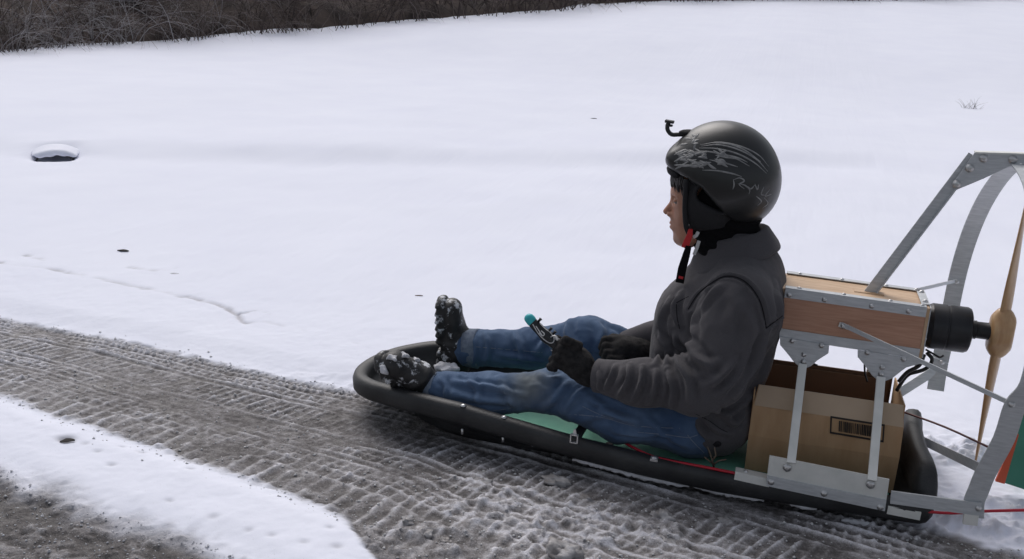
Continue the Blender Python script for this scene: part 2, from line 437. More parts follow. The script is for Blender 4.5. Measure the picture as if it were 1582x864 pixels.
def on_terr(x, y):
    d = ray(x, y); d = d/np.linalg.norm(d); t = 2.0
    for i in range(4000):
        p = CAM+d*t
        if p[2] < float(terr(p[0], p[1])): return Vector(p)
        t += .02+t*.002
        if t > 400: break
    return None

def fine_axis(a, b, h, lo, hi, g=1.13):
    core = list(np.arange(a, b, h)); s = h; x = core[-1]; up = []
    while x < hi: s = min(s*g, 8); x += s; up.append(x)
    s = h; x = core[0]; dn = []
    while x > lo: s = min(s*g, 8); x -= s; dn.append(x)
    return np.array(dn[::-1]+core+up)
gx = fine_axis(-2.15, 2.35, .0058, -260, 260, 1.035); gy = fine_axis(-1.0, .62, .0058, -60, 420, 1.03)
GX, GY = np.meshgrid(gx, gy, indexing='ij')
Fe = Fedge(GX); Ne = Nedge(GX); Me = Medge(GX)
jit = .022*fbm(GX*22, GY*30, 4)
jitn = .05*fbm(GX*14+9, GY*14, 4)
_b = PZ(830, 800); _b2 = PZ(1030, 815)
broken = np.clip(np.exp(-sq((GX-_b.x)/.30)**1.5-sq((GY-_b.y-.25*(_b.x-GX))/.15)**1.5)+.8*np.exp(-sq((GX-_b2.x)/.16)-sq((GY-_b2.y)/.09))+np.exp(-sq((GX-.52)/.16)-sq((GY+.52)/.12)), 0, 1)          # churned slush in front of the sled
inroad = sstep(-.012, .03, Fe-GY+jit)*sstep(-.015, .04, GY-Ne+jit*1.2+broken*(.25+jitn*3))
inroad = np.maximum(inroad, 0)
lane = sstep(-.05, .10, Me-GY+jitn*1.3)
road_m = np.maximum(inroad, lane)
H = terr(GX, GY)
wd_ = np.maximum(Fe-Ne, .3); T = np.clip((Fe-GY)/wd_, -.2, 1.4)
warp = .004*fbm(GX*2.2, GY*5, 3)
Tw = T+warp
# tyre ribs (along the track) and lug prints (across it)
ribs = np.zeros_like(GX)
for t0, wt, a in ((.035, .006, .6), (.075, .007, .8), (.125, .008, 1), (.165, .006, .6), (.205, .008, 1.1), (.255, .007, .8), (.32, .005, .35), (.39, .005, .4), (.455, .008, 1), (.50, .008, 1.1), (.545, .006, .6), (.60, .008, 1.1), (.645, .007, .9), (.69, .006, .5), (.73, .007, .7), (.80, .008, .5)):
    ribs = ribs+a*np.exp(-sq((Tw-t0)/wt))*(.85+.5*fbm(GX*7+t0*90, GY*7, 3))
S = GX+.35*(Fe-GY)
def lugs(t0, t1, sp, slant, w_):
    m_ = sstep(t0, t0+.015, Tw)*(1-sstep(t1-.015, t1, Tw))
    ph = (S+slant*(Tw-t0)*wd_+.010*fbm(GX*9, GY*9, 3))/sp
    k = np.abs(ph-np.round(ph))*sp
    kd = vn2(np.round(ph)*7.3, np.round(ph)*0+t0*50)
    return m_*np.exp(-sq(k/w_))*(.45+.75*kd)
lug = lugs(.0, .115, .028, .1, .0048)+lugs(.13, .20, .034, -.2, .005)+lugs(.26, .45, .038, .08, .0052)+lugs(.505, .595, .036, .2, .0052)+lugs(.65, .80, .046, .0, .0065)+.9*lugs(.80, 1.02, .055, -.15, .010)
wear = .12+.88*sstep(-.30, .32, fbm(GX*3.1+4, GY*5+2, 4)+.15)
fine = fbm(GX*55, GY*70, 4); med = fbm(GX*17+5, GY*22, 4)
rgd = 1-np.abs(fbm(GX*30+2, GY*30+8, 3))*2.2
chunk = np.clip(rgd, 0, 1)*np.clip(med+.35, 0, 1)
churn = np.clip(broken*1.2+.35*sstep(.82, .98, T)+.05, 0, 1)
relief = (.0120*ribs+.0085*lug)*wear*(1-.92*np.clip(broken*1.4, 0, 1))+.0026*fine+.0016*med+churn*(.018*chunk+.012*med)
relief_lane = .007*fine+.008*med+.006*chunk
_q = PZ(1500, 715); _q2 = PZ(1520, 800)
rough = np.exp(-sq((GX-_q.x)/.30)-sq((GY-_q.y)/.13))+.8*np.exp(-sq((GX-_q2.x)/.30)-sq((GY-_q2.y)/.12))+.5*np.exp(-sq((GY-Fe-.03)/.06))*sstep(-.6, .3, GX)
snowrel = .0035*fbm(GX*7, GY*7, 4)+.0014*fbm(GX*28, GY*28, 3)+.0009*fine+np.clip(rough, 0, 1)*(.030*chunk+.016*med)
roadrel = np.where(GY < Me+.15, relief_lane, relief)
dip = -.010
Hh = H+np.where(road_m > 0, road_m, 0)*(dip+roadrel)+(1-road_m)*snowrel
# fringe crumbs along the snow edge
fr = road_m*(1-road_m)*4
Hh = Hh+fr*.010*np.clip(fbm(GX*45, GY*45+3, 3), 0, 1)
# pits and specks in the snow strip
pits = [(102, 684, .018, .014), (374, 721, .010, .004), (418, 726, .012, .004), (262, 700, .012, .004), (300, 702, .014, .005), (189, 693, .007, .004), (173, 724, .010, .005), (385, 824, .010, .004), (420, 832, .010, .004), (263, 778, .009, .004), (330, 804, .012, .004), (470, 843, .010, .004), (521, 850, .012, .005), (132, 690, .010, .004), (152, 702, .010, .004), (218, 701, .012, .004), (295, 728, .009, .004), (510, 820, .008, .004)]
pitc = np.zeros_like(GX)
for x, y, r_, dp in pits:
    p = PZ(x, y); e = np.exp(-sq((GX-p[0])/(r_*1.3))-sq((GY-p[1])/r_)); Hh = Hh-dp*e; pitc = np.maximum(pitc, e*(dp/.014))
# old crust crack running beside the track, and the wandering tracks in the field snow
crk = .55*np.clip(rough, 0, 1)*sstep(.0, .5, med+.5*fine)
for pl, wd in (([(0, 413), (40, 420), (75, 423), (150, 438), (230, 455), (300, 470), (345, 482), (365, 493), (380, 506), (410, 505), (440, 512), (480, 521), (515, 529), (560, 541)], .010),
           ([(40, 402), (60, 408), (68, 411)], .008), ([(200, 421), (235, 426), (262, 426), (275, 423)], .009), ([(370, 492), (400, 489), (420, 494)], .005)):
    pp = [PZ(*q) for q in dense(pl, 3)]
    best = np.full(GX.shape, 9.0)
    sel = (GX > -3.2) & (GX < .4) & (GY > .3) & (GY < 2.2)
    gx_ = GX[sel]+.012*fbm(GX[sel]*25, GY[sel]*25, 3); gy_ = GY[sel]+.012*fbm(GX[sel]*25+9, GY[sel]*25, 3); b_ = np.full(gx_.shape, 9.0)
    for a, b in zip(pp[:-1], pp[1:]):
        dx, dy = b.x-a.x, b.y-a.y; t = np.clip(((gx_-a.x)*dx+(gy_-a.y)*dy)/(dx*dx+dy*dy+1e-9), 0, 1)
        b_ = np.minimum(b_, np.hypot(gx_-a.x-t*dx, gy_-a.y-t*dy))
    e = np.exp(-sq(b_/wd))*np.clip(.6+1.5*fbm(gx_*6, gy_*6+4, 3), 0, 1); crk[sel] = np.maximum(crk[sel], e)
    st = np.zeros_like(gx_); Hh[sel] -= .010*e
snowlvl = np.clip(.20-.12*sstep(.1, .5, fbm(GX*4+8, GY*9, 3))+1.15*ribs*wear+.70*lug*wear+.34*np.clip(fine, -1, 1)+.26*med+churn*(.10+.75*chunk-.2*sstep(0, .4, med)), 0, 1)
snowlvl = np.where(GY < Me+.15, np.clip(.0+.5*fine+.55*med+.75*sstep(-.1, .5, fbm(GX*2.2, (GY+.28*GX)*12, 3))*.6, 0, 1), snowlvl)
snowlvl = snowlvl+.16*(1-sstep(-1.6, -.2, GX))*inroad
wet = np.clip(sstep(.1, .6, -med+.25*sstep(.3, 1.6, GX)), 0, 1)
# the culvert hollow
cu = on_terr(84, 243); CUX, CUY = cu.x, cu.y
CR = .62; ca, sa_ = math.cos(CR), math.sin(CR)
lx = (GX-CUX)*ca+(GY-CUY)*sa_; ly = -(GX-CUX)*sa_+(GY-CUY)*ca
holl = np.exp(-sq(lx/.125)**2)*np.exp(-sq((ly-.09)/.22)**2); Hh = Hh-.085*holl+.028*np.exp(-sq(lx/.30)**2)*sstep(-.02, .16, ly)*np.exp(-sq((ly-.25)/.25)**2)
nx_, ny_ = GX.shape
Vg = np.stack([GX, GY, Hh], -1).reshape(-1, 3)
I = np.arange(nx_*ny_).reshape(nx_, ny_)
Q = np.stack([I[:-1, :-1], I[1:, :-1], I[1:, 1:], I[:-1, 1:]], -1).reshape(-1, 4)
Ng = vnormals(Vg, Q)
fm = road_m.reshape(-1)[Q].mean(1) > .5
gm = bpy.data.materials.new('snow_and_slush'); gm.use_nodes = True; t = gm.node_tree; b = t.nodes['Principled BSDF']
def attr(n_): a = t.nodes.new('ShaderNodeAttribute'); a.attribute_name = n_; return a.outputs['Fac']
geo = t.nodes.new('ShaderNodeNewGeometry')
def tnoise(s_, dt=6, rg=.6):
    n = t.nodes.new('ShaderNodeTexNoise'); n.inputs['Scale'].default_value = s_; n.inputs['Detail'].default_value = dt; n.inputs['Roughness'].default_value = rg
    t.links.new(geo.outputs['Position'], n.inputs['Vector']); return n.outputs[0]
def mathn(op, a, b_, c_=None):
    n = t.nodes.new('ShaderNodeMath'); n.operation = op
    for i, v in enumerate((a, b_, c_)):
        if v is None: continue
        if isinstance(v, (int, float)): n.inputs[i].default_value = v
        else: t.links.new(v, n.inputs[i])
    return n.outputs[0]
def mixc(f_, a, b_):
    n = t.nodes.new('ShaderNodeMix'); n.data_type = 'RGBA'
    if isinstance(f_, (int, float)): n.inputs[0].default_value = f_
    else: t.links.new(f_, n.inputs[0])
    for i, v in ((6, a), (7, b_)):
        if isinstance(v, tuple): n.inputs[i].default_value = (*v, 1)
        else: t.links.new(v, n.inputs[i])
    return n.outputs[2]
def ramp(v, stops):
    n = t.nodes.new('ShaderNodeValToRGB'); cr = n.color_ramp
    while len(cr.elements) < len(stops): cr.elements.new(.5)
    for e, (p_, c_) in zip(cr.elements, stops): e.position = p_; e.color = (*c_, 1)
    t.links.new(v, n.inputs[0]); return n.outputs[0]
lvl = mathn('ADD', mathn('ADD', attr('level'), mathn('MULTIPLY', mathn('SUBTRACT', tnoise(95, 6, .75), .5), 1.15)), mathn('MULTIPLY', mathn('SUBTRACT', tnoise(300, 3, .6), .5), .7))
slushc = ramp(lvl, [(0, (.082, .075, .074)), (.25, (.17, .160, .161)), (.5, (.28, .270, .277)), (.8, (.45, .44, .46)), (1, (.62, .615, .66))])
snowc = ramp(tnoise(1.3, 5), [(.3, (.755, .775, .875)), (.7, (.79, .81, .90))])
snowc = mixc(attr('crack'), snowc, (.42, .41, .43))
snowc = mixc(attr('pit'), snowc, (.16, .15, .15))
speck = ramp(tnoise(210, 3, .5), [(.70, (0, 0, 0)), (.76, (1, 1, 1))])
near = ramp(attr('roadside'), [(0, (0, 0, 0)), (1, (.7, .7, .7))])
snowc = mixc(mathn('MULTIPLY', speck, near), snowc, (.36, .34, .34))
t.links.new(mixc(attr('slush'), snowc, slushc), b.inputs['Base Color'])
rr = mathn('MULTIPLY_ADD', attr('wet'), -.42, .80); t.links.new(mathn('MAXIMUM', mathn('SUBTRACT', 1.0, mathn('MULTIPLY', attr('slush'), mathn('SUBTRACT', 1.0, rr))), .3), b.inputs['Roughness'])
b.inputs['Specular IOR Level'].default_value = .35
bp = t.nodes.new('ShaderNodeBump'); bp.inputs['Distance'].default_value = .006
t.links.new(mathn('MULTIPLY_ADD', attr('slush'), .75, .12), bp.inputs['Strength']); t.links.new(tnoise(140, 6, .65), bp.inputs['Height']); t.links.new(bp.outputs[0], b.inputs['Normal'])
roadside = (sstep(-.5, 0, GY-Fe)*(GY < Fe+1)*np.exp(-np.clip(GY-Fe, 0, 9)*4)+(GY < Ne)*(.35+.65*sstep(.25, 0, GY-Me)))
attrs = {'slush': road_m, 'level': snowlvl, 'wet': wet, 'crack': np.clip(crk*.9, 0, 1), 'pit': np.clip(pitc, 0, 1), 'roadside': np.clip(roadside, 0, 1)}
for nm, sel in (('snow_ground', ~fm), ('road', fm)):
    q = Q[sel]; used = np.unique(q); remap = np.full(len(Vg), -1, np.int64); remap[used] = np.arange(len(used))
    o = npmesh(nm, Vg[used], remap[q], gm); o['kind'] = 'structure'
    for k, a in attrs.items():
        at = o.data.attributes.new(k, 'FLOAT', 'POINT'); at.data.foreach_set('value', a.reshape(-1)[used].astype(np.float32))
    o.data.normals_split_custom_set_from_vertices(Ng[used].astype(np.float32))
del Vg, Q, Ng

#PART2
# ================================================================== BACKGROUND: thicket on a dark bank
base_px = [(-90, 86), (0, 82), (75, 77), (130, 70), (181, 69), (233, 67), (292, 64), (317, 59), (437, 49), (500, 48), (591, 38), (727, 27), (882, 17), (905, 9), (1000, 4), (1120, 2.5), (1260, 1.5), (1400, .5), (1560, -1)]
hedge = [p for p in (on_terr(x, y) for x, y in base_px) if p is not None]
hx = np.array([p.x for p in hedge]); hy = np.array([p.y for p in hedge])
cs = np.concatenate([[0], np.cumsum(np.hypot(np.diff(hx), np.diff(hy)))])
def hpos(s): return np.interp(s, cs, hx), np.interp(s, cs, hy)
d0 = np.array([hx[0]-hx[1], hy[0]-hy[1]]); d0 = d0/np.linalg.norm(d0); d1 = np.array([hx[-1]-hx[-2], hy[-1]-hy[-2]]); d1 = d1/np.linalg.norm(d1)
BARK = bpy.data.materials.new('brush_bark'); BARK.use_nodes = True
_t = BARK.node_tree; _b = _t.nodes['Principled BSDF']; _b.inputs['Roughness'].default_value = .9
_a = _t.nodes.new('ShaderNodeAttribute'); _a.attribute_name = 'tone'
_r = _t.nodes.new('ShaderNodeValToRGB'); _r.color_ramp.elements[0].color = (.040, .029, .026, 1); _r.color_ramp.elements[1].color = (.42, .41, .42, 1)
_e = _r.color_ramp.elements.new(.55); _e.color = (.125, .098, .088, 1)
_t.links.new(_a.outputs['Fac'], _r.inputs[0]); _t.links.new(_r.outputs[0], _b.inputs['Base Color'])
LITTER = mat('leaf_litter', (.030, .022, .020), .95, col2=(.095, .068, .058), nscale=1.6, bump=.8, bscale=9, detail=9)
# bank behind the brush
S_ = np.concatenate([np.linspace(-40, 0, 30), np.linspace(0, cs[-1], 160)[1:], np.linspace(cs[-1], cs[-1]+160, 60)[1:]])
hxs = np.interp(S_, cs, hx); hys = np.interp(S_, cs, hy)
hxs = np.where(S_ < 0, hx[0]+d0[0]*(-S_), np.where(S_ > cs[-1], hx[-1]+(S_-cs[-1])*.85, hxs)); hys = np.where(S_ < 0, hy[0]+d0[1]*(-S_), np.where(S_ > cs[-1], hy[-1]+(S_-cs[-1])*.45, hys))
B_ = np.array([0, .15, .35, .6, 1, 1.5, 2.2, 3, 4.5, 7, 12, 30, 80])
V = []
for i in range(len(S_)):
    tx, ty = hxs[min(i+1, len(S_)-1)]-hxs[max(i-1, 0)], hys[min(i+1, len(S_)-1)]-hys[max(i-1, 0)]; l = math.hypot(tx, ty); nx0, ny0 = -ty/l, tx/l
    for bb in B_:
        j = .16*float(fbm(np.array([S_[i]*3.3]), np.array([bb*2.]), 3)[0])
        x = hxs[i]+nx0*(bb+j+.25); y = hys[i]+ny0*(bb+j+.25)
        V.append((x, y, float(terr(x, y))-(.10 if bb == 0 else .03)+min(bb, 3)*.55+max(bb-3, 0)*.12+.10*random.uniform(-1, 1)*(bb > .2)))
k = len(B_)
Fq = [(i*k+j, (i+1)*k+j, (i+1)*k+j+1, i*k+j+1) for i in range(len(S_)-1) for j in range(k-1)]
o = mesh('wooded_bank', V, Fq, LITTER, None, True); tag(o, kind='structure')
# twigs
def twig_geo(out, a, d, L, r, tone, bend, seg=5, sides=3):
    p = np.array(a, float); d = np.array(d, float); d /= np.linalg.norm(d); rows = []
    for i in range(seg+1):
        rows.append((p.copy(), d.copy(), r*(1-.8*i/seg)))
        p = p+d*L/seg; d = d+bend/seg+rng.randn(3)*.10; d /= np.linalg.norm(d)
    n0 = len(out[0])
    for p_, d_, r_ in rows:
        a1 = np.cross(d_, (0.3, .2, 1)); a1 /= np.linalg.norm(a1)+1e-9; b1 = np.cross(d_, a1)
        for s in range(sides): an = 2*math.pi*s/sides; out[0].append(p_+a1*math.cos(an)*r_+b1*math.sin(an)*r_); out[2].append(tone)
    for i in range(seg):
        for s in range(sides): out[1].append((n0+i*sides+s, n0+i*sides+(s+1) % sides, n0+(i+1)*sides+(s+1) % sides, n0+(i+1)*sides+s))
    return rows
def stem(out, x, y, L, r, lean, tone, twigs=4):
    z = float(terr(x, y))-.03; bend = np.array([lean*1.2, -.25*random.random(), -1.0-.9*random.random()])
    rows = twig_geo(out, (x, y, z), (lean+random.uniform(-.2, .2), random.uniform(-.35, .25), 1.0), L, r, tone, bend, 7)
    for q in range(twigs):
        p, d, rr_ = rows[random.randint(1, 6)]
        dd = d+rng.randn(3)*.6; twig_geo(out, p, dd, L*random.uniform(.2, .5), rr_*.6, min(1, tone+random.uniform(-.15, .2)), np.array([0, 0, -.5]), 4)
def build_twigs(name, out, kind=None):
    o = npmesh(name, np.array(out[0]), np.array(out[1]), BARK, None, True)
    a = o.data.attributes.new('tone', 'FLOAT', 'POINT'); a.data.foreach_set('value', np.array(out[2], np.float32)); return o
out = ([], [], [])
for i in range(2300):
    s = (random.random()**1.5)*(cs[-1]+3)-3; sx, sy = hpos(max(s, 0))
    if s < 0: sx += d0[0]*(-s); sy += d0[1]*(-s)
    b_ = abs(random.gauss(0, 1.0))+random.uniform(-.20, .15)
    far = s/cs[-1]
    stem(out, sx-.93*b_, sy+.30*b_, random.uniform(.5, 1.9)*(1+.5*far), random.uniform(.004, .012)*(1+far), random.uniform(-.7, .7), random.random()**1.3*(.95 if s < 6 else .62), 4)
tag(build_twigs('brush_thicket', out), kind='stuff')
bush_px = [(40, 80, .95, 'leftmost bare bush with pale snow dusted twigs at the field edge'), (118, 72, 1.05, 'pale arching bare bush above the second snow hump of the field edge'),
           (205, 68, .95, 'bare bush with long arching twigs near the middle of the left thicket'), (330, 60, .8, 'grey bare bush where the field edge steps up'), (455, 50, .6, 'small brown bare bush over a snow tuft at the field edge')]
for x, y, tn, lb in bush_px:
    p = on_terr(x, y); root = empty('bare_bush', p); tag(root, lb, 'bush', 'bare bushes at the edge of the field')
    for q in range(24):
        out = ([], [], []); ph = random.uniform(-1, 1)
        stem(out, p.x-random.uniform(.02, .4), p.y+random.uniform(-.4, .5), random.uniform(.7, 1.7), random.uniform(.005, .011), ph, tn*random.uniform(.55, 1.0), 7)
        s_ = build_twigs('stem', out); s_.parent = root; s_.location = -p
# ------------------------------------------------------------------ culvert under the farm ditch
cu = on_terr(84, 243); Rz = Matrix.Rotation(CR, 3, 'Z')
root = empty('culvert', cu); tag(root, 'snow covered culvert mouth with a dark slot in the left of the field', 'culvert')
def cl(x, y, z): return cu+Rz@Vector((x, y, z))
mb = MB(); ns = 16; L0 = []
for i in range(ns+1):
    an = math.pi*i/ns; L0.append((math.cos(an)*.15, math.sin(an)*.085))
V = []
for yy in (.0, .35):
    for (a, b_) in L0: V.append(cl(a*.95, yy, b_-.055))
    for (a, b_) in L0: V.append(cl(a*.86, yy, b_*.84-.055))
n = ns+1; Fq = []
for i in range(ns):
    Fq += [(i, i+1, n+i+1, n+i), (i, 2*n+i, 2*n+i+1, i+1), (n+i, n+i+1, 3*n+i+1, 3*n+i)]
Fq.append(tuple(range(3*n, 4*n)))
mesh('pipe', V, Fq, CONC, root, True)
# the overhanging snow cap: a drift whose front breaks off over the pipe
def capf(X, Y, Z):
    x = (X-cu.x)*math.cos(CR)+(Y-cu.y)*math.sin(CR); y = -(X-cu.x)*math.sin(CR)+(Y-cu.y)*math.cos(CR); z = Z-cu.z
    top = z-(.062+.10*(y-.05)-1.5*x*x-16*x**4)
    side = np.abs(x)-.24+0*z
    bot = -(z-(.006+.006*np.sin(x*29+1)+.004*np.sin(x*83)))
    front = -(y-(-.045+.55*z+.010*np.sin(x*21)+1.0*x*x))
    return smax(smax(smax(top, side, .03), smax(bot, front, .018), .02), y-.24, .1)
sdfobj('snow_cap', capf, (cu.x-.46, cu.y-.26, cu.z-.1), (cu.x+.36, cu.y+.5, cu.z+.2), .008, SNOWP, root)
# ------------------------------------------------------------------ litter on the snow
def leaf(x, y, L, wd, rot, lb, name='dead_leaf', cat='leaf'):
    p = on_terr(x, y); V = []; Fc = []; n = 7
    for i in range(n):
        t_ = i/(n-1); w_ = wd*math.sin(math.pi*min(max(t_, .04), .96))**.7; u = (t_-.5)*L+.1*wd*math.sin(t_*9)
        for s in (-1, 0, 1): V.append(Matrix.Rotation(rot, 3, 'Z')@Vector((u, s*w_/2, .004+.25*abs(s)*w_+.10*L*(t_-.4)**2))+p)
    for i in range(n-1):
        for s in (0, 1): Fc.append((i*3+s, (i+1)*3+s, (i+1)*3+s+1, i*3+s+1))
    o = mesh(name, V, Fc, LEAF, None, True); md = o.modifiers.new('thick', 'SOLIDIFY'); md.thickness = .002; tag(o, lb, cat); return o
leaf(190, 389, .060, .022, .1, 'dark curled leaf lying alone on the snow left of centre')
leaf(268, 425, .05, .014, .35, 'dark narrow leaf at the end of a short groove in the snow')
leaf(917, 184, .07, .02, .5, 'tiny dark leaf on the snow left of the helmet')
LEAF_, LEAF = LEAF, TWIG
leaf(647, 458, .035, .006, .3, 'faint thin straw on the snow left of the upright boot', 'dry_straw', 'straw')
LEAF = LEAF_
leaf(104, 684, .040, .022, .6, 'black leaf sunk in a pit of the snow strip between the tracks')
p = on_terr(1500, 168); out = ([], [], [])
for i in range(22): twig_geo(out, (p.x+random.uniform(-.1, .1), p.y+random.uniform(-.03, .03), p.z-.02), (random.uniform(-.8, .8), random.uniform(-.4, .2), 1), random.uniform(.06, .26), .0035, .97, np.array([0, 0, -.6]), 4)
tag(build_twigs('weed_tuft', out), 'small pale weed tuft poking from the snow at upper right', 'weed', None)
def clump(x, y, r_, lb, flat=.55, seed=0, m=SLUSHC, cat='slush clump'):
    p = PZ(x, y, .0); z = -.012
    def f(X, Y, Z):
        return 0
    n1, n2 = 22, 14; V = []; Fc = []
    rs = np.random.RandomState(seed)
    dirs = []
    for i in range(n2+1):
        for j in range(n1):
            th = math.pi*i/n2; ph = 2*math.pi*j/n1; dirs.append((math.sin(th)*math.cos(ph), math.sin(th)*math.sin(ph), math.cos(th)))
    D = np.array(dirs); o3 = rs.rand(3)*40
    rad = 1+.42*vn3(D*1.6+o3)+.30*vn3(D*3.7+o3)+.22*vn3(D*8+o3)+.10*vn3(D*17+o3)
    Vv = D*rad[:, None]*r_*np.array([1.25, .9, flat])+np.array([p.x, p.y, z+r_*flat*.25])
    q = [(i*n1+j, (i+1)*n1+j, (i+1)*n1+(j+1) % n1, i*n1+(j+1) % n1) for i in range(n2) for j in range(n1)]
    o = npmesh('slush_clump', Vv, np.array(q), m); tag(o, lb, cat, 'loose slush clumps thrown up on the track'); return o
cl_ = [(870, 856, .036, 'big dark slush clump cut by the lower picture edge', .8), (1025, 832, .028, 'flat pale slush slab below the front mount of the sled', .25), (1024, 797, .024, 'brown slush clump just above the flat pale slab', .8),
       (905, 766, .018, 'pale clump left of the ragged slush heap', .6), (862, 742, .032, 'ragged grey slush heap right under the middle of the rail', .55), (806, 752, .016, 'small white clump left of the ragged slush heap', .5), (743, 740, .028, 'smooth grey mound beside the end of the tyre rib', .35),
       (656, 820, .016, 'dark wet clod at the lip of the near snow strip', .7), (628, 803, .014, 'small dark clod left of the wet clod', .9), (930, 775, .014, 'white crumb behind the long brown puddle', .6), (690, 832, .014, 'small clod low on the churned snow', .6), (1120, 800, .018, 'pale clump in the tyre prints below the plate', .4)]
for i, (x, y, r_, lb, fl) in enumerate(cl_): clump(x, y, r_, lb, fl, i+3)

CRUMB = mat('crumb_snow', (.46, .46, .47), .7, col2=(.64, .64, .65), nscale=50)
# small crumbs of snow and slush strewn over the track (past counting)
def crumbs(name, n, where, m, rmin, rmax):
    base = np.array([(0, 0, 1), (.9, 0, .1), (.2, .85, 0), (-.8, .4, .1), (-.6, -.7, 0), (.35, -.9, .05), (0, 0, -.6)])
    fc = np.array([(0, 1, 2), (0, 2, 3), (0, 3, 4), (0, 4, 5), (0, 5, 1), (6, 2, 1), (6, 3, 2), (6, 4, 3), (6, 5, 4), (6, 1, 5)])
    VV = []; FF = []; k = 0; tries = 0
    ix = lambda x: int(np.clip(np.searchsorted(gx, x), 0, len(gx)-1)); iy = lambda y: int(np.clip(np.searchsorted(gy, y), 0, len(gy)-1))
    while k < n and tries < n*30:
        tries += 1; x, y = where(); i, j = ix(x), iy(y)
        if abs(y-.28) < .28 and x > -.02: continue
        r_ = rmin+(rmax-rmin)*random.random()**3; B = base*(r_*(1+.45*rng.randn(7, 3)*.6)); a = random.uniform(0, 6.3)
        B = B@np.array([[math.cos(a), -math.sin(a), 0], [math.sin(a), math.cos(a), 0], [0, 0, .75]]); VV.append(B+(x, y, Hh[i, j]+r_*.2)); FF.append(fc+7*k); k += 1
    o = npmesh(name, np.concatenate(VV), np.concatenate(FF), m); tag(o, kind='stuff')
def w_track():
    x = random.uniform(-1.9, 2.3); f, n_ = float(Fedge(x)), float(Nedge(x)); t_ = random.random()
    if random.random() < .35: x = random.gauss(.75, .45); f, n_ = float(Fedge(x)), float(Nedge(x)); t_ = random.uniform(.3, 1.05)
    return x, f+(n_-f)*t_
def w_edge():
    x = random.uniform(-1.9, 2.3); return (x, float(Nedge(x))+random.gauss(0, .03)) if random.random() < .4 else ((x, float(Fedge(x))+abs(random.gauss(0, .025))-.03) if random.random() < .5 else (random.gauss(1.95, .2), random.gauss(.1, .12)))
def w_lane():
    x = random.uniform(-1.0, .4); return x, float(Medge(x))-random.random()**1.2*.4-.01
crumbs('snow_crumbs', 3400, w_track, CRUMB, .0012, .006)
crumbs('snow_crumbs', 1100, w_edge, CRUMB, .0012, .006)
crumbs('grit', 2600, w_lane, SNOWC, .0012, .005)

# ================================================================== THE SLED
CY = .28; HW = .275
sled = empty('propeller_sled', (.9, CY, 0)); tag(sled, 'black plastic sled with green floor, plywood motor box, aluminium frame and rear propeller', 'sled')
# hull: plan curve of the rim and its height
def plan(a):
    """a 0..1 round the rim starting rear near corner, going forward along the near side"""
    pts = PLAN; n = len(pts); f = a*n; i = int(f) % n; t_ = f-int(f)
    return pts[i]*(1-t_)+pts[(i+1) % n]*t_
def rimz(x, y):
    zf = float(np.interp(x, [-.05, .05, .15, .3, .42, .6, .8, 1.0, 1.2, 1.5, 1.70, 1.78], [.120, .138, .152, .156, .152, .130, .105, .088, .078, .080, .085, .085]))
    e = min(y-0.0, 2*CY-y)
    up = float(sstep(1.68, 1.735, x))*float(sstep(.0, .09, e))
    return zf+(.168-zf)*up
ctrl = [(1.748, .010), (1.6, 0), (1.4, -.002), (1.2, -.003), (1.0, -.003), (.8, -.003), (.6, -.002), (.42, .004), (.3, .016), (.19, .040), (.10, .080), (.03, .140), (-.005, .205), (-.018, .28)]
ctrl = ctrl+[(x, 2*CY-y) for x, y in ctrl[-2::-1]]+[(1.757, .45), (1.750, .36), (1.748, .28), (1.750, .2), (1.757, .11)]
cp = [np.array(c) for c in ctrl]; n = len(cp); PLAN = []
for i in range(n):
    p0, p1, p2, p3 = cp[i-1], cp[i], cp[(i+1) % n], cp[(i+2) % n]
    for k in range(6):
        t_ = k/6; PLAN.append(.5*((2*p1)+(-p0+p2)*t_+(2*p0-5*p1+4*p2-p3)*t_*t_+(-p0+3*p1-3*p2+p3)*t_**3))
PL = np.array(PLAN); nP = len(PL)
V = []; Fc = []
for i in range(nP):
    tv = PL[(i+1) % nP]-PL[i-1]; tv = tv/np.linalg.norm(tv); nin = np.array([tv[1], -tv[0]])
    c0 = np.array([.88, CY]);
    if np.dot(nin, c0-PL[i]) < 0: nin = -nin
    x, y = PL[i]; z = rimz(x, y)
    fr = float(sstep(.45, .0, x)); flo = .020+.02*fr*fr; bk = float(sstep(1.6, 1.72, x)); und = .0+.045*fr*fr
    dp = .075+.16*fr*fr-.02*bk
    prof = [(.016, z-.060), (.004, z-.060), (-.003, z-.050), (-.005, z-.020), (-.001, z-.008), (.008, z-.0005), (.022, z), (.034, z-.003), (.042, z-.010), (.046, z-.022), (.050, z-.035), (.056, min(z-.05, flo+.6*(z-flo))), (dp*.85, flo+.012), (dp+.02, flo), (dp+.06, flo-.002)]
    prof = [(max(o_, -.01), max(h_, flo-.004) if k_ > 8 else h_) for k_, (o_, h_) in enumerate(prof)]
    outer = [(.020, z-.062), (.055+.05*fr, und+.4*(z-und)), (.085+.07*fr, und+.010), (dp+.10, .004+und*.4)]
    outer = [(a_, min(b_, z-.062)) for a_, b_ in outer]
    full = outer[::-1]+prof
    for o_, h_ in full: V.append((x+nin[0]*o_, y+nin[1]*o_, h_))
k = len(full)
for i in range(nP):
    for j in range(k-1): Fc.append((i*k+j, i*k+j+1, ((i+1) % nP)*k+j+1, ((i+1) % nP)*k+j))
Fc.append(tuple(i*k+k-1 for i in range(nP))); Fc.append(tuple(i*k for i in range(nP-1, -1, -1)))
hull = mesh('hull', V, Fc, BLACK, sled, True)
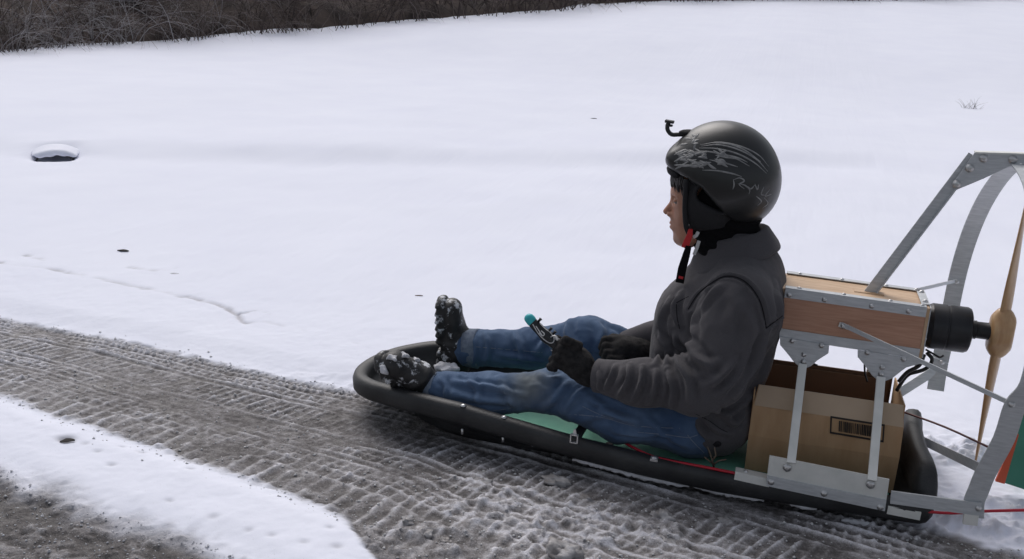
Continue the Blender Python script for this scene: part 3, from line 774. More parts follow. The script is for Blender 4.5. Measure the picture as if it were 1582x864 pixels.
# green foam floor with cut outline
gp = [(.50, .10), (.62, .085), (1.0, .08), (1.64, .08), (1.66, .12), (1.66, .44), (1.62, .47), (.62, .47), (.45, .42), (.38, .28), (.42, .15)]
MB().prism([(x, y, .022) for x, y in gp], (0, 0, 1), .012).build('floor_panel', GREEN, sled)
MB().prism([(x, y, .0345) for x, y in [(.86+.012*math.cos(a), .16+.010*math.sin(a)) for a in np.arange(0, 6.2, .7)]], (0, 0, 1), .002).build('bolt', BLACK, sled)
# cross bar, its square clamp and the bolts through the rim
a = P(888, 677, .012); b_ = P(912, 640, .12)
MB().bar((a.x, .02, .098), (a.x+.012, .54, .098), (1, 0, 0), .028, .008).build('cross_bar', BLACK, sled, bevel=.002)
c = P(887, 678, -.006); fr_ = MB()
for (dx, dz, ww, hh) in ((-.010, 0, .003, .026), (.010, 0, .003, .026), (0, -.012, .02, .003), (0, .012, .02, .003)): fr_.box((c.x+dx-ww/2, c.y-.004, c.z+dz-hh/2), (c.x+dx+ww/2, c.y+.006, c.z+dz+hh/2))
fr_.prism([(c.x-.006, c.y+.002, c.z+.013), (c.x+.006, c.y+.002, c.z+.013), (c.x+.002, c.y+.002, c.z+.028), (c.x-.003, c.y+.002, c.z+.028)], (0, 1, 0), .004)
fr_.build('clamp', STEEL, sled)
for x, y, y2 in ((715, 641, 672), (778, 657, 684)):
    p = P(x, y, .012); bolt((p.x, .014, rimz(p.x, 0)+.0005), (0, 0, 1), sled, .007)
    q = P(x, y2, .0); MB().tube([(p.x, .012, q.z+.014), (p.x, .012, q.z-.004)], .004, 8).build('bolt_shank', STEEL, sled, True)
# brake cable with clamp on the near rim
pts = [P(942, 668, .13), P(958, 680, .09), P(985, 695, .05), P(1010, 706, .02), P(1045, 714, .014), P(1090, 722, .012), P(1135, 731, .008), P(1190, 742, .008), P(1300, 768, .010), P(1400, 789, .008), P(1425, 790, .006), P(1470, 793, .02), P(1520, 790, .04), P(1600, 788, .08)]
pts = [Vector(v) for v in dense(pts, 5)]
MB().tube(pts, .0042, 8).build('red_cable', RED, sled, True)
p = P(1011, 708, .008); MB().box((p.x-.011, p.y-.012, p.z-.006), (p.x+.011, p.y+.010, p.z+.002)).build('cable_clamp', STEEL, sled, bevel=.001); bolt((p.x, p.y, p.z+.002), (0, 0, 1), sled, .007)
# light alloy angles along the rim
def angle_rail(x0, y0, x1, y1):
    a = P(x0, y0, -.004); b_ = P(x1, y1, -.004)
    MB().bar((a.x, -.0045, a.z), (b_.x, -.0045, b_.z), (0, 0, 1), .022, .003).bar((a.x, .010, a.z+.0115), (b_.x, .010, b_.z+.0115), (0, 1, 0), .030, .003).build('rail_angle', ALU2, sled)
    for f in (.3,): bolt(a.lerp(b_, f)+Vector((0, .014, .0135)), (0, 0, 1), sled, .005)
angle_rail(1135, 735, 1189, 747); angle_rail(1371, 788, 1422, 798)
# mounting plate on the near rim: upright sheet above an angle strip
a0, a1, a2, a3 = [P(x, y, -.010) for x, y in ((1189, 704), (1374, 741), (1369, 776), (1185, 737))]
MB().prism([a0, a1, a2, a3], (0, 1, 0), .004).build('mounting_plate', ALU2, sled)
s0, s1, s2, s3 = [P(x, y, -.0135) for x, y in ((1185, 735), (1369.5, 773), (1367, 790), (1184, 751))]
MB().prism([s0, s1, s2, s3], (0, 1, 0), .0035).bar((s3.x, .005, s3.z+.002), (s2.x, .005, s2.z+.002), (0, 1, 0), .03, .003).build('mounting_angle', ALU, sled)
for x, y in ((1216, 723), (1345, 749)): bolt(P(x, y, -.0145), (0, -1, 0), sled, .0085)
for x, y in ((1191, 745), (1273, 763), (1360, 784)): bolt(P(x, y, -.0137), (0, -1, 0), sled, .0065)
# far-side plate
MB().prism([(a.x, 2*CY+.006, a.z) for a in (a0, a1, s2, s3)], (0, 1, 0), .004).build('mounting_plate', ALU2, sled)
# ---- equipment box
X0, X1, Y0, Y1 = 1.325, 1.682, .187, .373
bz = lambda pxx, pxy, Y: P(pxx, pxy, Y)
NTl, NTr, NBr, NBl = P(1217, 446, Y0), P(1432, 476, Y0), P(1419, 553, Y0), P(1206, 521, Y0)
FTl, FTr = P(1222, 427, Y1), P(1416, 446, Y1)
ztL, ztR, zbL, zbR = NTl.z, NTr.z, NBl.z, NBr.z
XL, XR = (NTl.x+NBl.x)/2-.005, (NTr.x+NBr.x)/2
zt = lambda x: ztL+(x-XL)/(XR-XL)*(ztR-ztL)
zb = lambda x: zbL+(x-XL)/(XR-XL)*(zbR-zbL)
def quadp(name, m, pts4, nrm, th): return MB().prism(pts4, nrm, th).build(name, m, sled)
sidep = quadp('side_panel', WOODR, [(XL, Y0+.001, zb(XL)), (XR, Y0+.001, zb(XR)), (XR, Y0+.001, zt(XR)-.002), (XL, Y0+.001, zt(XL)-.002)], (0, 1, 0), .008)
quadp('side_panel', WOODR, [(XL, Y1-.009, zb(XL)), (XR, Y1-.009, zb(XR)), (XR, Y1-.009, zt(XR)-.002), (XL, Y1-.009, zt(XL)-.002)], (0, 1, 0), .008)
quadp('top_panel', WOODL, [(XL, Y0+.010, zt(XL)-.010), (XR, Y0+.010, zt(XR)-.010), (XR, Y1-.010, zt(XR)-.010), (XL, Y1-.010, zt(XL)-.010)], (0, 0, 1), .007)
quadp('bottom_panel', WOODL, [(XL, Y0+.010, zb(XL)+.002), (XR, Y0+.010, zb(XR)+.002), (XR, Y1-.010, zb(XR)+.002), (XL, Y1-.010, zb(XL)+.002)], (0, 0, 1), .007)
quadp('end_panel', WOODL, [(XR+.0005, Y0, zb(XR)), (XR+.0005, Y1, zb(XR)), (XR+.0005, Y1, zt(XR)-.001), (XR+.0005, Y0, zt(XR)-.001)], (1, 0, 0), .008)
quadp('end_panel', WOODL, [(XL-.0085, Y0+.01, zb(XL)), (XL-.0085, Y1-.01, zb(XL)), (XL-.0085, Y1-.01, zt(XL)-.003), (XL-.0085, Y0+.01, zt(XL)-.003)], (1, 0, 0), .008)
def edge_angle(xa, xb, yE, zf, dz, sy, nm='edge_angle'):
    """L strip along a long edge: one leg down the side, one on top"""
    w1 = .026; mbx = MB()
    mbx.bar((xa, yE-sy*.0012, zf(xa)+dz*w1/2), (xb, yE-sy*.0012, zf(xb)+dz*w1/2), (0, 0, 1), w1, .0022)
    mbx.bar((xa, yE+sy*.011, zf(xa)-dz*.0012), (xb, yE+sy*.011, zf(xb)-dz*.0012), (0, 1, 0), .024, .0022)
    mbx.build(nm, ALU, sled)
edge_angle(XL, XR, Y0, zt, -1, 1); edge_angle(XL, XR, Y1, zt, -1, -1); edge_angle(XL, XR, Y0, zb, 1, 1); edge_angle(XL, XR, Y1, zb, 1, -1)
xr_ = XR+.009; z0_, z1_ = zb(XR)+.001, zt(XR)+.001
MB().bar((xr_+.0012, Y0+.012, z0_), (xr_+.0012, Y0+.012, z1_), (0, 1, 0), .024, .0022).bar((XR-.012, (Y0+Y1)/2, z1_+.0016), (XR+.010, (Y0+Y1)/2, z1_+.0016), (0, 1, 0), Y1-Y0-.05, .002).build('end_angle', ALU, sled)
MB().bar((xr_+.0012, Y1-.012, z0_), (xr_+.0012, Y1-.012, z1_), (0, 1, 0), .024, .0022).build('end_angle', ALU, sled)
for x, y in ((1219, 456), (1274, 463), (1347, 473), (1404, 481)): bolt(P(x, y, Y0-.003), (0, -1, 0), sled, .0055, 'screw')
for f in (.1, .42, .75, .97):
    x = XL+(XR-XL)*f
    for yy in (Y0+.013, Y1-.013): bolt((x, yy, zt(x)+.002), (0, 0, 1), sled, .005, 'screw')
for yy in (Y0+.05, Y1-.04): bolt((XR, yy, z1_+.004), (0, 0, 1), sled, .0055, 'screw')
# bracket on the box side with the long stay
p = P(1303, 503, Y0-.004); MB().bar(p+Vector((-.012, 0, .002)), p+Vector((.014, 0, -.004)), (0, 0, 1), .014, .005).build('stay_bracket', ALU2, sled, bevel=.001); bolt(p+Vector((.0, -.0075, 0)), (0, -1, 0), sled, .006)
# gussets and struts
def gusset(poly, bolts, Y, nm='gusset_plate'):
    pl = [P(x, y, Y) for x, y in poly]; pl = [Vector((v.x, Y, v.z)) for v in pl]
    return pl
def both(poly, bolts):
    pl = gusset(poly, bolts, Y0-.006)
    MB().prism(pl, (0, 1, 0), .0035).build('gusset_plate', ALU, sled, bevel=.0006)
    MB().prism([Vector((v.x, Y1+.0025, v.z)) for v in pl], (0, 1, 0), .0035).build('gusset_plate', ALU, sled)
    for x, y in bolts: bolt(P(x, y, Y0-.007), (0, -1, 0), sled, .0055)
both([(1205, 520), (1281, 534), (1280, 546), (1263, 557), (1253, 566), (1245, 569), (1236, 568), (1227, 560), (1216, 546), (1205, 533)], [(1224, 527), (1269, 534), (1242, 548), (1241, 559)])
both([(1325, 541), (1425, 556), (1423, 562), (1400, 568), (1378, 585), (1368, 589), (1356, 588), (1347, 580), (1337, 566), (1325, 552)], [(1340, 545), (1396, 555), (1363, 568), (1361, 578)])
for (xa, ya, xb, yb) in ((1240, 563, 1222, 716), (1361, 583, 1347, 743)):
    a = P(xa, ya, Y0-.012); b_ = P(xb, yb, -.016); a.y = Y0-.012
    MB().bar(a, b_, (1, 0, 0), .023, .012).build('strut', ALU2, sled, bevel=.0012)
    MB().bar((a.x, 2*CY-a.y, a.z), (b_.x, 2*CY-b_.y, b_.z), (1, 0, 0), .021, .010).build('strut', ALU2, sled, bevel=.001)
# ---- motor, propeller
mz = (zt(XR)+zb(XR))/2-.004
ma, mb_ = Vector((XR+.012, CY, mz)), Vector((P(1498, 513, CY).x, CY, mz+.004))
def lathe(name, prof, org, m, parent, seg=28):
    """prof: (distance along x, radius)"""
    V = []; Fc = []
    for d_, r_ in prof:
        for k_ in range(seg): an = 2*math.pi*k_/seg; V.append((org.x+d_, org.y+math.cos(an)*r_, org.z+math.sin(an)*r_))
    for i in range(len(prof)-1):
        for k_ in range(seg): Fc.append((i*seg+k_, i*seg+(k_+1) % seg, (i+1)*seg+(k_+1) % seg, (i+1)*seg+k_))
    Fc.append(tuple(range(seg-1, -1, -1))); Fc.append(tuple((len(prof)-1)*seg+k_ for k_ in range(seg)))
    o = mesh(name, V, Fc, m, parent, True); md = o.modifiers.new('edge', 'EDGE_SPLIT'); md.split_angle = math.radians(40); return o
ML = mb_.x-ma.x; R_ = .064
mot = lathe('motor', [(0, .030), (.004, .05), (.006, R_*.93), (.016, R_*.97), (.018, R_), (ML*.46, R_), (ML*.47, R_*.975), (ML*.50, R_*.975), (ML*.51, R_), (ML*.90, R_), (ML*.97, R_*.94), (ML, R_*.80), (ML+.001, R_*.3)], ma, RUB, sled)
for k_ in range(6):
    an = k_*math.pi/3+.3; bolt(ma+Vector((-.002, math.cos(an)*(R_+.004), math.sin(an)*(R_+.004))), (0, math.cos(an), math.sin(an)), mot, .005, 'screw')
hb = Vector((mb_.x, CY, mz+.004))
lathe('shaft_hub', [(-.004, .024), (.014, .026), (.016, .0235), (.044, .0235), (.046, .0245), (.052, .0245)], hb, RUB, sled)
prop = empty('propeller', (0, 0, 0)); C.objects.unlink(prop); place(prop, sled)
HX = hb.x+.052
V, Q = nets(lambda X, Y, Z: smin(smax(np.sqrt(sq(Y-CY)+sq(Z-hb.z))-.040, np.abs(X-HX-.026)-.026, .012), rc(X, Y, Z, (HX+.026, CY, hb.z-.05), (HX+.026, CY, hb.z+.05), .024, .024, (1, .9, 1)), .03), (HX-.02, CY-.07, hb.z-.1), (HX+.075, CY+.07, hb.z+.1), .004)
def hubclip(V, Q): return V
npmesh('hub', V, Q, PROP, prop)
for sgn in (1, -1):
    V = []; Fc = []; ns_ = 26; m_ = 12
    for i in range(ns_+1):
        t_ = i/ns_; rr_ = .03+.385*t_; ch = .05*math.sin(math.pi*min(.12+.80*t_**.8, .97))**.6*(1-.35*t_)*1.15; tw = math.radians(62-46*t_**.7); th = .020*(1-t_)**.8+.0035
        for j in range(m_):
            an = 2*math.pi*j/m_; u = math.cos(an)*ch/2; v = math.sin(an)*th/2*(1+.3*math.cos(an))
            dx = u*math.sin(tw)*.8+v*math.cos(tw); dy = u*math.cos(tw)-v*math.sin(tw)
            V.append((HX+.026+dx*sgn*1.0, CY+dy*sgn+.035*t_*sgn*.0, hb.z+sgn*rr_))
    for i in range(ns_):
        for j in range(m_): Fc.append((i*m_+j, i*m_+(j+1) % m_, (i+1)*m_+(j+1) % m_, (i+1)*m_+j))
    Fc.append(tuple(ns_*m_+j for j in range(m_))); mesh('blade', V, Fc, PROP, prop, True)
# ---- guard hoop: a flat strip bent round the propeller
def strip(name, pts, wx, th, m, parent):
    """flat strip: width along x, thin radially"""
    V = []; Fc = []; n_ = len(pts)
    for i, p_ in enumerate(pts):
        d_ = (pts[min(i+1, n_-1)]-pts[max(i-1, 0)]).normalized(); s_ = Vector((1, 0, 0)); s_ = (s_-d_*s_.dot(d_)).normalized(); n__ = d_.cross(s_)
        for a_, b2 in ((-1, -1), (1, -1), (1, 1), (-1, 1)): V.append(p_+s_*(a_*wx/2)+n__*(b2*th/2))
    for i in range(n_-1):
        for j in range(4): Fc.append((i*4+j, i*4+(j+1) % 4, (i+1)*4+(j+1) % 4, (i+1)*4+j))
    Fc += [(3, 2, 1, 0), tuple((n_-1)*4+j for j in range(4))]
    return mesh(name, V, Fc, m, parent)
hz, HR = .50, .465
hoop = [Vector((1.795, .66, .215)), Vector((1.80, .70, .33))]+[Vector((1.815+.03*math.cos(math.radians(a)), CY+HR*math.sin(math.radians(-a)), hz+HR*math.cos(math.radians(a)))) for a in range(-105, 106, 7)]
hoop = hoop[:2]+[v for v in hoop[2:]]
tailp = [P(1569, 625, -.075), P(1551, 678, -.045), P(1523, 730, -.02), P(1512, 757, -.012), P(1505, 775, -.01), P(1504, 800, -.01)]
near = [Vector((1.90-.0*i, 0, 0)) for i in range(0)]
far_part = [P(1445, 603, .62), P(1452, 560, .64), P(1462, 515, .66), P(1472, 460, .68), P(1484, 408, .67), P(1500, 358, .63), P(1519, 315, .56), P(1541, 280, .47), P(1562, 258, .38)]
top_part = [Vector((1.86, .28, hz+HR)), Vector((1.875, .16, hz+HR-.03)), Vector((1.885, .03, hz+HR-.12)), Vector((1.893, -.06, hz+HR-.24)), Vector((1.897, -.105, hz+.12)), Vector((1.897, -.11, hz+.0))]
hp = [Vector(v) for v in dense(far_part+top_part+tailp, 4)]
strip('guard_hoop', hp, .050, .004, ALU, sled)
bolt(P(1563, 625, -.08), (0, -1, 0), sled, .006)
for (x, y, Y) in ((1478, 435, .665), (1455, 560, .63)): bolt(P(x, y, Y-.01), (0, -1, 0), sled, .006)
# end block of the hoop
a = P(1500, 793, -.012); b_ = P(1497, 810, -.012); MB().bar((a.x, -.012, a.z+.01), (b_.x+.002, -.012, b_.z), (1, 0, 0), .036, .012).build('end_block', ALU2, sled, bevel=.002)
bolt(P(1512, 786, -.022), (0, -1, 0), sled, .006)
# top bracket and the inclined brace
yb = CY
poly = [(1506, 236), (1582, 238), (1640, 243), (1660, 290), (1640, 300), (1578, 252), (1558, 258), (1520, 276), (1477, 294), (1469, 287)]
MB().prism([P(x, y, yb-.012) for x, y in poly], (0, 1, 0), .005).build('top_bracket', ALU, sled)
a = P(1506, 235, yb); b_ = P(1660, 240, yb); MB().bar(a, b_, (0, 1, 0), .03, .004).build('bracket_flange', ALU2, sled)
for x, y in ((1520, 245), (1565, 247), (1498, 260), (1478, 285)): bolt(P(x, y, yb-.013), (0, -1, 0), sled, .0085)
lo_, hi_ = P(1342, 452, yb), P(1504, 240, yb)
lo_.z -= .004
d_ = (hi_-lo_).normalized(); sidev = Vector((0, 1, 0)); up_ = d_.cross(sidev)
mbr = MB(); mbr.bar(lo_+Vector((0, -.003, 0)), hi_+Vector((0, -.003, 0)), up_, .030, .004); mbr.bar(lo_+up_*-.015, hi_+up_*-.015, (0, 1, 0), .026, .004); mbr.build('brace', ALU, sled)
MB().box((lo_.x-.04, CY-.02, lo_.z-.004), (lo_.x+.04, CY+.02, lo_.z+.008)).build('brace_foot', WOODL, sled)
# thin rods and stays
def rod(name, p0, Y0_, p1, Y1_, w_, th, m=ALU): MB().bar(P(*p0, Y0_), P(*p1, Y1_), (0, 0, 1), w_, th).build(name, m, sled)
rod('stay', (1417, 448), Y1-.03, (1477, 434), .665, .010, .003)
rod('stay', (1300, 501), Y0-.008, (1567, 626), -.082, .012, .004)
rod('stay', (1385, 610), .60, (1443, 573), .63, .032, .004)
MB().bar(P(1440, 556, .63), P(1462, 566, .63), (0, 0, 1), .022, .014).build('corner_bracket', ALU, sled)
rod('stay', (1424, 680), .50, (1522, 727), -.01, .026, .004)
rod('lower_rail', (1376, 768), -.006, (1516, 787), -.018, .036, .006)
rod('lower_rail', (1430, 760), .56, (1600, 772), .30, .028, .005)
MB().tube([Vector(v) for v in dense([P(1394, 636, .40), P(1460, 660, .28), P(1540, 697, .02)], 4)], .0033, 6).build('steering_line', mat('dark_red_line', (.08, .008, .012), .5), sled, True)
# wires under the motor
for k_, (pp) in enumerate(([(1428, 548), (1420, 565), (1402, 575), (1388, 590)], [(1432, 545), (1440, 556), (1430, 570), (1404, 578)], [(1426, 550), (1412, 572), (1398, 584), (1385, 604)], [(1430, 540), (1444, 548), (1452, 552), (1458, 549)], [(1245, 556), (1252, 560), (1263, 565)], [(1336, 552), (1336, 575), (1340, 590)])):
    MB().tube([Vector(v) for v in dense([P(x, y, .24+.03*k_ % .1) for x, y in pp], 5)], .0055 if k_ < 3 else .003, 7).build('wire', WIRE, sled, True)
# rudder
MB().prism([P(x, y, CY) for x, y in ((1600, 600), (1572, 655), (1551, 746), (1600, 762), (1680, 770), (1700, 620))], (0, 1, 0), .006).build('rudder', GREENR, sled)
MB().prism([P(x, y, CY-.002) for x, y in ((1571, 668), (1574, 672), (1552, 748), (1538, 744))], (0, 1, 0), .010).build('rudder_edge', ORANGE, sled)
# slush caked along the hull's lower edge
for i, (x0, x1, ya, yb2) in enumerate(((800, 880, 676, 690), (885, 960, 706, 722), (945, 1065, 722, 748), (1060, 1180, 744, 770), (1215, 1262, 772, 782), (1300, 1345, 800, 806))):
    n_ = int((x1-x0)/4); mb = MB(); pts = []; rad = []
    for k_ in range(n_+1):
        t_ = k_/n_; y = ya+(yb2-ya)*t_+random.uniform(-1.2, 1.2); p = P(x0+(x1-x0)*t_, y+3, .016); p.y = .012; pts.append(p); rad.append((.0075+.004*random.random())*math.sin(math.pi*min(max(t_, .05), .95))**.5)
    mb.tube(pts, rad, 7).build('caked_slush', SNOWC, sled, True)

# ================================================================== CARDBOARD BOX
bx0, bx1 = P(1150, 725, .135).x, P(1379, 764, .135).x; by0, by1 = .135, .45; bzb = .036
BH = P(1172, 596, .15).z
boxo = empty('cardboard_box', ((bx0+bx1)/2, (by0+by1)/2, bzb)); tag(boxo, 'open brown cardboard box with printed barcode standing in the rear of the sled', 'box')
zs = [bzb, bzb+.115, bzb+.205, BH]; ys = [.005, -.012, -.006, .022]; xi = [0, 0, .002, .008]
def facet(i, j, nm='front_panel', th=.004, m=CARD, off=0):
    pass
V = []; Fc = []
for z_, y_, x_ in zip(zs, ys, xi):
    for xx in np.linspace(bx0+x_*1.3, bx1-x_, 9):
        V.append((xx, by0+y_+.0015*math.sin(xx*31+z_*40), z_+.002*math.sin(xx*17)))
for i in range(3):
    for j in range(8): Fc.append((i*9+j, i*9+j+1, (i+1)*9+j+1, (i+1)*9+j))
o = mesh('front_panel', V, Fc, CARD, boxo); md = o.modifiers.new('board', 'SOLIDIFY'); md.thickness = .004; md.offset = -1
# upper flap band; light on its tilted face painted as a paler colour
mb = MB(); za, zb2 = BH-.052, BH+.002
def fy(z): return by0+float(np.interp(z, zs, ys))-.0022
mb.add([(bx0+.006, fy(za), za), (bx1-.004, fy(za), za), (bx1-.008, fy(zb2), zb2), (bx0+.012, fy(zb2), zb2), (bx0+.006, fy(za)+.0015, za), (bx1-.004, fy(za)+.0015, za), (bx1-.008, fy(zb2)+.0015, zb2), (bx0+.012, fy(zb2)+.0015, zb2)], [(0, 1, 2, 3), (7, 6, 5, 4), (0, 4, 5, 1), (1, 5, 6, 2), (2, 6, 7, 3), (3, 7, 4, 0)])
mb.build('folded_flap', CARDLIT, boxo)
BZ = P(1290, 568, by1).z
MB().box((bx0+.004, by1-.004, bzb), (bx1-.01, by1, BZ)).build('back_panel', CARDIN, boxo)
MB().box((bx0, by0+.006, bzb), (bx0+.004, by1-.005, BH-.01)).build('end_panel', CARD, boxo)
MB().prism([(bx1-.005, by0+.008, bzb), (bx1-.005, by1-.005, bzb), (bx1-.005, by1-.005, BZ-.004), (bx1-.006, by0+.024, BH)], (1, 0, 0), .004).build('end_panel', CARD, boxo)
MB().box((bx0+.005, by0+.01, bzb), (bx1-.007, by1-.006, bzb+.004)).build('bottom_panel', CARD, boxo)
# inner flap leaning into the box
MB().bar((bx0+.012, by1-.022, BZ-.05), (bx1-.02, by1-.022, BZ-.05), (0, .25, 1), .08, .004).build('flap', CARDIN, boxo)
# barcode label, flat print lying on the front panel
def onp(x, y):
    v = P(x, y, by0-.008); v.y = fy(v.z)-.0004; return v
def pq(mb, c4): mb.add([onp(*c) for c in c4]+[onp(*c)+Vector((0, .0012, 0)) for c in c4], [(0, 1, 2, 3), (7, 6, 5, 4), (0, 4, 5, 1), (1, 5, 6, 2), (2, 6, 7, 3), (3, 7, 4, 0)])
A_, B2, C2, D2 = np.array([1283, 643.]), np.array([1367, 656.]), np.array([1365, 683.]), np.array([1282, 669.])
def bil(u, v): a_ = A_*(1-u)+B2*u; b_ = D2*(1-u)+C2*u; return tuple(a_*(1-v)+b_*v)
mb = MB()
for (u0, u1, v0, v1) in ((0, 1, 0, .10), (0, 1, .90, 1), (0, .028, .1, .9), (.972, 1, .1, .9)): pq(mb, [bil(u0, v0), bil(u1, v0), bil(u1, v1), bil(u0, v1)])
u = .16
rs = np.random.RandomState(5)
while u < .84:
    wb = rs.choice([.008, .014, .022]); pq(mb, [bil(u, .20), bil(u+wb, .20), bil(u+wb, .80), bil(u, .80)]); u += wb+rs.choice([.008, .012, .020])
mb.build('barcode_print', INK, boxo)
#PART3
# ================================================================== THE RIDER
# joints (metres)
SHn, SHf = (1.215, .10, .560), (1.205, .46, .560)
ELn, ELf = (1.135, .030, .335), (1.10, .54, .345)
WRn, WRf = (.835, .085, .283), (.935, .40, .285)
HPn, HPf = (1.13, .18, .145), (1.13, .38, .150)
KNn, KNf = (.675, .145, .172), (.715, .425, .250)
ANn, ANf = (.300, .135, .135), (.335, .40, .190)

FDX, FDZ = .009, .014
def bodyf(X, Y, Z):
    Yc = Y-.28
    X0_, Z0_ = X, Z; X = X+FDX; Z = Z+FDZ
    # --- head
    d = ell(X, Yc, Z, (1.095, 0, .845), (.098, .076, .115))
    d = smin(d, rc(X, Yc, Z, (1.033, 0, .80), (1.033, 0, .71), .058, .046, (1, 1, 1)), .03)
    d = smin(d, rc(X, Yc, Z, (1.03, 0, .835), (1.03, 0, .835), .055, .055), .03)          # forehead
    d = smin(d, rc(X, np.abs(Yc), Z, (1.030, .030, .762), (1.05, .05, .77), .022, .018), .022)   # cheek
    d = smin(d, rc(X, np.abs(Yc), Z, (1.095, .055, .72), (1.035, .018, .682), .016, .016), .03)  # jaw
    d = smin(d, rc(X, Yc, Z, (1.006, 0, .678), (1.010, 0, .676), .0145, .015), .018)       # chin
    d = smin(d, rc(X, np.abs(Yc), Z, (.986, .010, .8155), (1.0, .034, .818), .0065, .006), .012)  # brow
    d = smax(d, -rc(X, np.abs(Yc), Z, (.982, .029, .798), (.985, .034, .798), .0105, .010), .014)  # eye socket
    nose = rc(X, Yc, Z, (.986, 0, .800), (.963, 0, .757), .0055, .0100)
    nose = smin(nose, rc(X, np.abs(Yc), Z, (.973, .0115, .7515), (.984, .0125, .750), .0068, .0060), .007)
    d = smin(d, nose, .012)
    d = smax(d, -rc(X, np.abs(Yc), Z, (.966, .0065, .7435), (.972, .0075, .746), .0025, .0028), .004)
    d = smin(d, rc(X, Yc, Z, (.990, 0, .738), (.993, 0, .716), .0115, .011, (1, 1.6, 1)), .014)
    d = smin(d, rc(X, Yc, Z, (.980, 0, .7255), (.985, .0, .7255), .0050, .005, (1, 2.6, 1)), .006)   # upper lip
    d = smin(d, rc(X, Yc, Z, (.982, 0, .7135), (.988, .0, .7135), .0052, .006, (1, 2.4, 1)), .008)   # lower lip
    d = smax(d, -rc(X, Yc, Z, (.974, 0, .7195), (.978, .0, .7195), .0016, .0016, (1, 9, 1)), .003)
    d = smin(d, rc(X, np.abs(Yc), Z, (1.105, .078, .79), (1.108, .080, .765), .012, .009, (1.2, .5, 1.3)), .006)  # ear
    X, Z = X0_, Z0_
    # --- neck, torso, limbs
    d = smin(d, rc(X, Y, Z, (1.115, .28, .76), (1.15, .28, .62), .055, .062), .03)
    d = smin(d, rc(X, Y, Z, (1.16, .28, .54), (1.15, .28, .40), .11, .12, (1, 1.2, 1)), .05)
    d = smin(d, rc(X, Y, Z, (1.15, .28, .40), (1.15, .28, .17), .12, .115, (1, 1.25, 1)), .05)
    for s_, e_, w_ in ((SHn, ELn, WRn), (SHf, ELf, WRf)):
        d = smin(d, rc(X, Y, Z, s_, e_, .056, .042), .04); d = smin(d, rc(X, Y, Z, e_, w_, .042, .027), .02)
    for h_, k_, a_ in ((HPn, KNn, ANn), (HPf, KNf, ANf)):
        d = smin(d, rc(X, Y, Z, h_, k_, .085, .052), .05); d = smin(d, rc(X, Y, Z, k_, a_, .052, .032), .02)
    return d
def axis_mix(lo, hi, flo, fhi, hf, hc):
    a = list(np.arange(lo, flo, hc)); b_ = list(np.arange(flo, fhi, hf)); c_ = list(np.arange(fhi, hi+hc, hc)); return np.array(a+b_+c_)
AX = [axis_mix(.24, 1.36, .952, 1.05, .0016, .016), axis_mix(-.04, .62, .205, .355, .0025, .016), axis_mix(.02, 1.0, .655, .845, .0018, .016)]
V, Q = nets(bodyf, None, None, None, AX); V = relax(V, Q, 1, .35)
person = npmesh('person', V, Q, SKIN)
tag(person, 'person in black helmet, grey jacket and blue jeans sitting in the sled, legs stretched out', 'person')
BB = bvh(V, Q)
# face details
for sgn in (-1, 1):
    y = CY+sgn*.029
    sdfobj('eye', lambda X, Y, Z: ell(X+FDX, Y, Z+FDZ, (.9955, y, .7965), (.0115, .0115, .0105)), (.965, y-.015, .76), (1.01, y+.015, .81), .0018, EYEW, person)
    sdfobj('iris', lambda X, Y, Z: ell(X+FDX, Y, Z+FDZ, (.9862, y, .7955), (.0035, .0050, .0050)), (.965, y-.008, .77), (.994, y+.008, .804), .0012, EYE, person)
    sdfobj('eyelid', lambda X, Y, Z: smax(ell(X+FDX, Y, Z+FDZ, (.9962, y, .7965), (.0135, .0140, .0125)), -(Z+FDZ-.7955-.4*(X+FDX-.99)), .001), (.96, y-.018, .765), (1.015, y+.018, .815), .0018, SKIN, person)
    mb = MB()
    pts = [Vector((.9785-FDX+.010*(t_**1.5)*1.2, CY+sgn*(.010+.034*t_), .8165-FDZ+.006*math.sin(t_*2.4))) for t_ in np.linspace(0, 1, 8)]
    mb.tube(pts, [.0018, .0030, .0034, .0034, .003, .0026, .002, .001], 6).build('eyebrow', HAIR, person, True)
sdfobj('lips', lambda X, Y, Z: np.minimum(rc(X+FDX, Y-CY, Z+FDZ, (.9790, 0, .7245), (.984, .0, .7245), .0048, .004, (1, 2.8, .8)), rc(X+FDX, Y-CY, Z+FDZ, (.9808, 0, .7135), (.986, .0, .7135), .0050, .004, (1, 2.6, .85))), (.95, CY-.03, .68), (1.0, CY+.03, .74), .0016, LIP, person)
# fringe of hair under the helmet padding
mb = MB()
for i in range(260):
    y = CY+random.uniform(-.070, .070); x = .981-.012*math.cos((y-CY)/.07*1.5)+.03*(abs(y-CY)/.07)**2
    L = random.uniform(.022, .048); a = Vector((x-.010, y, .860+random.uniform(-.01, .01))); c_ = random.uniform(-.4, .4)
    pts = [a+Vector((-.006*t_+.012*t_*t_, c_*.02*t_, -L*t_)) for t_ in (0, .35, .7, 1)]
    mb.tube(pts, [.0022, .0020, .0015, .0004], 4, cap=False)
mb.build('hair', HAIR, person, True)

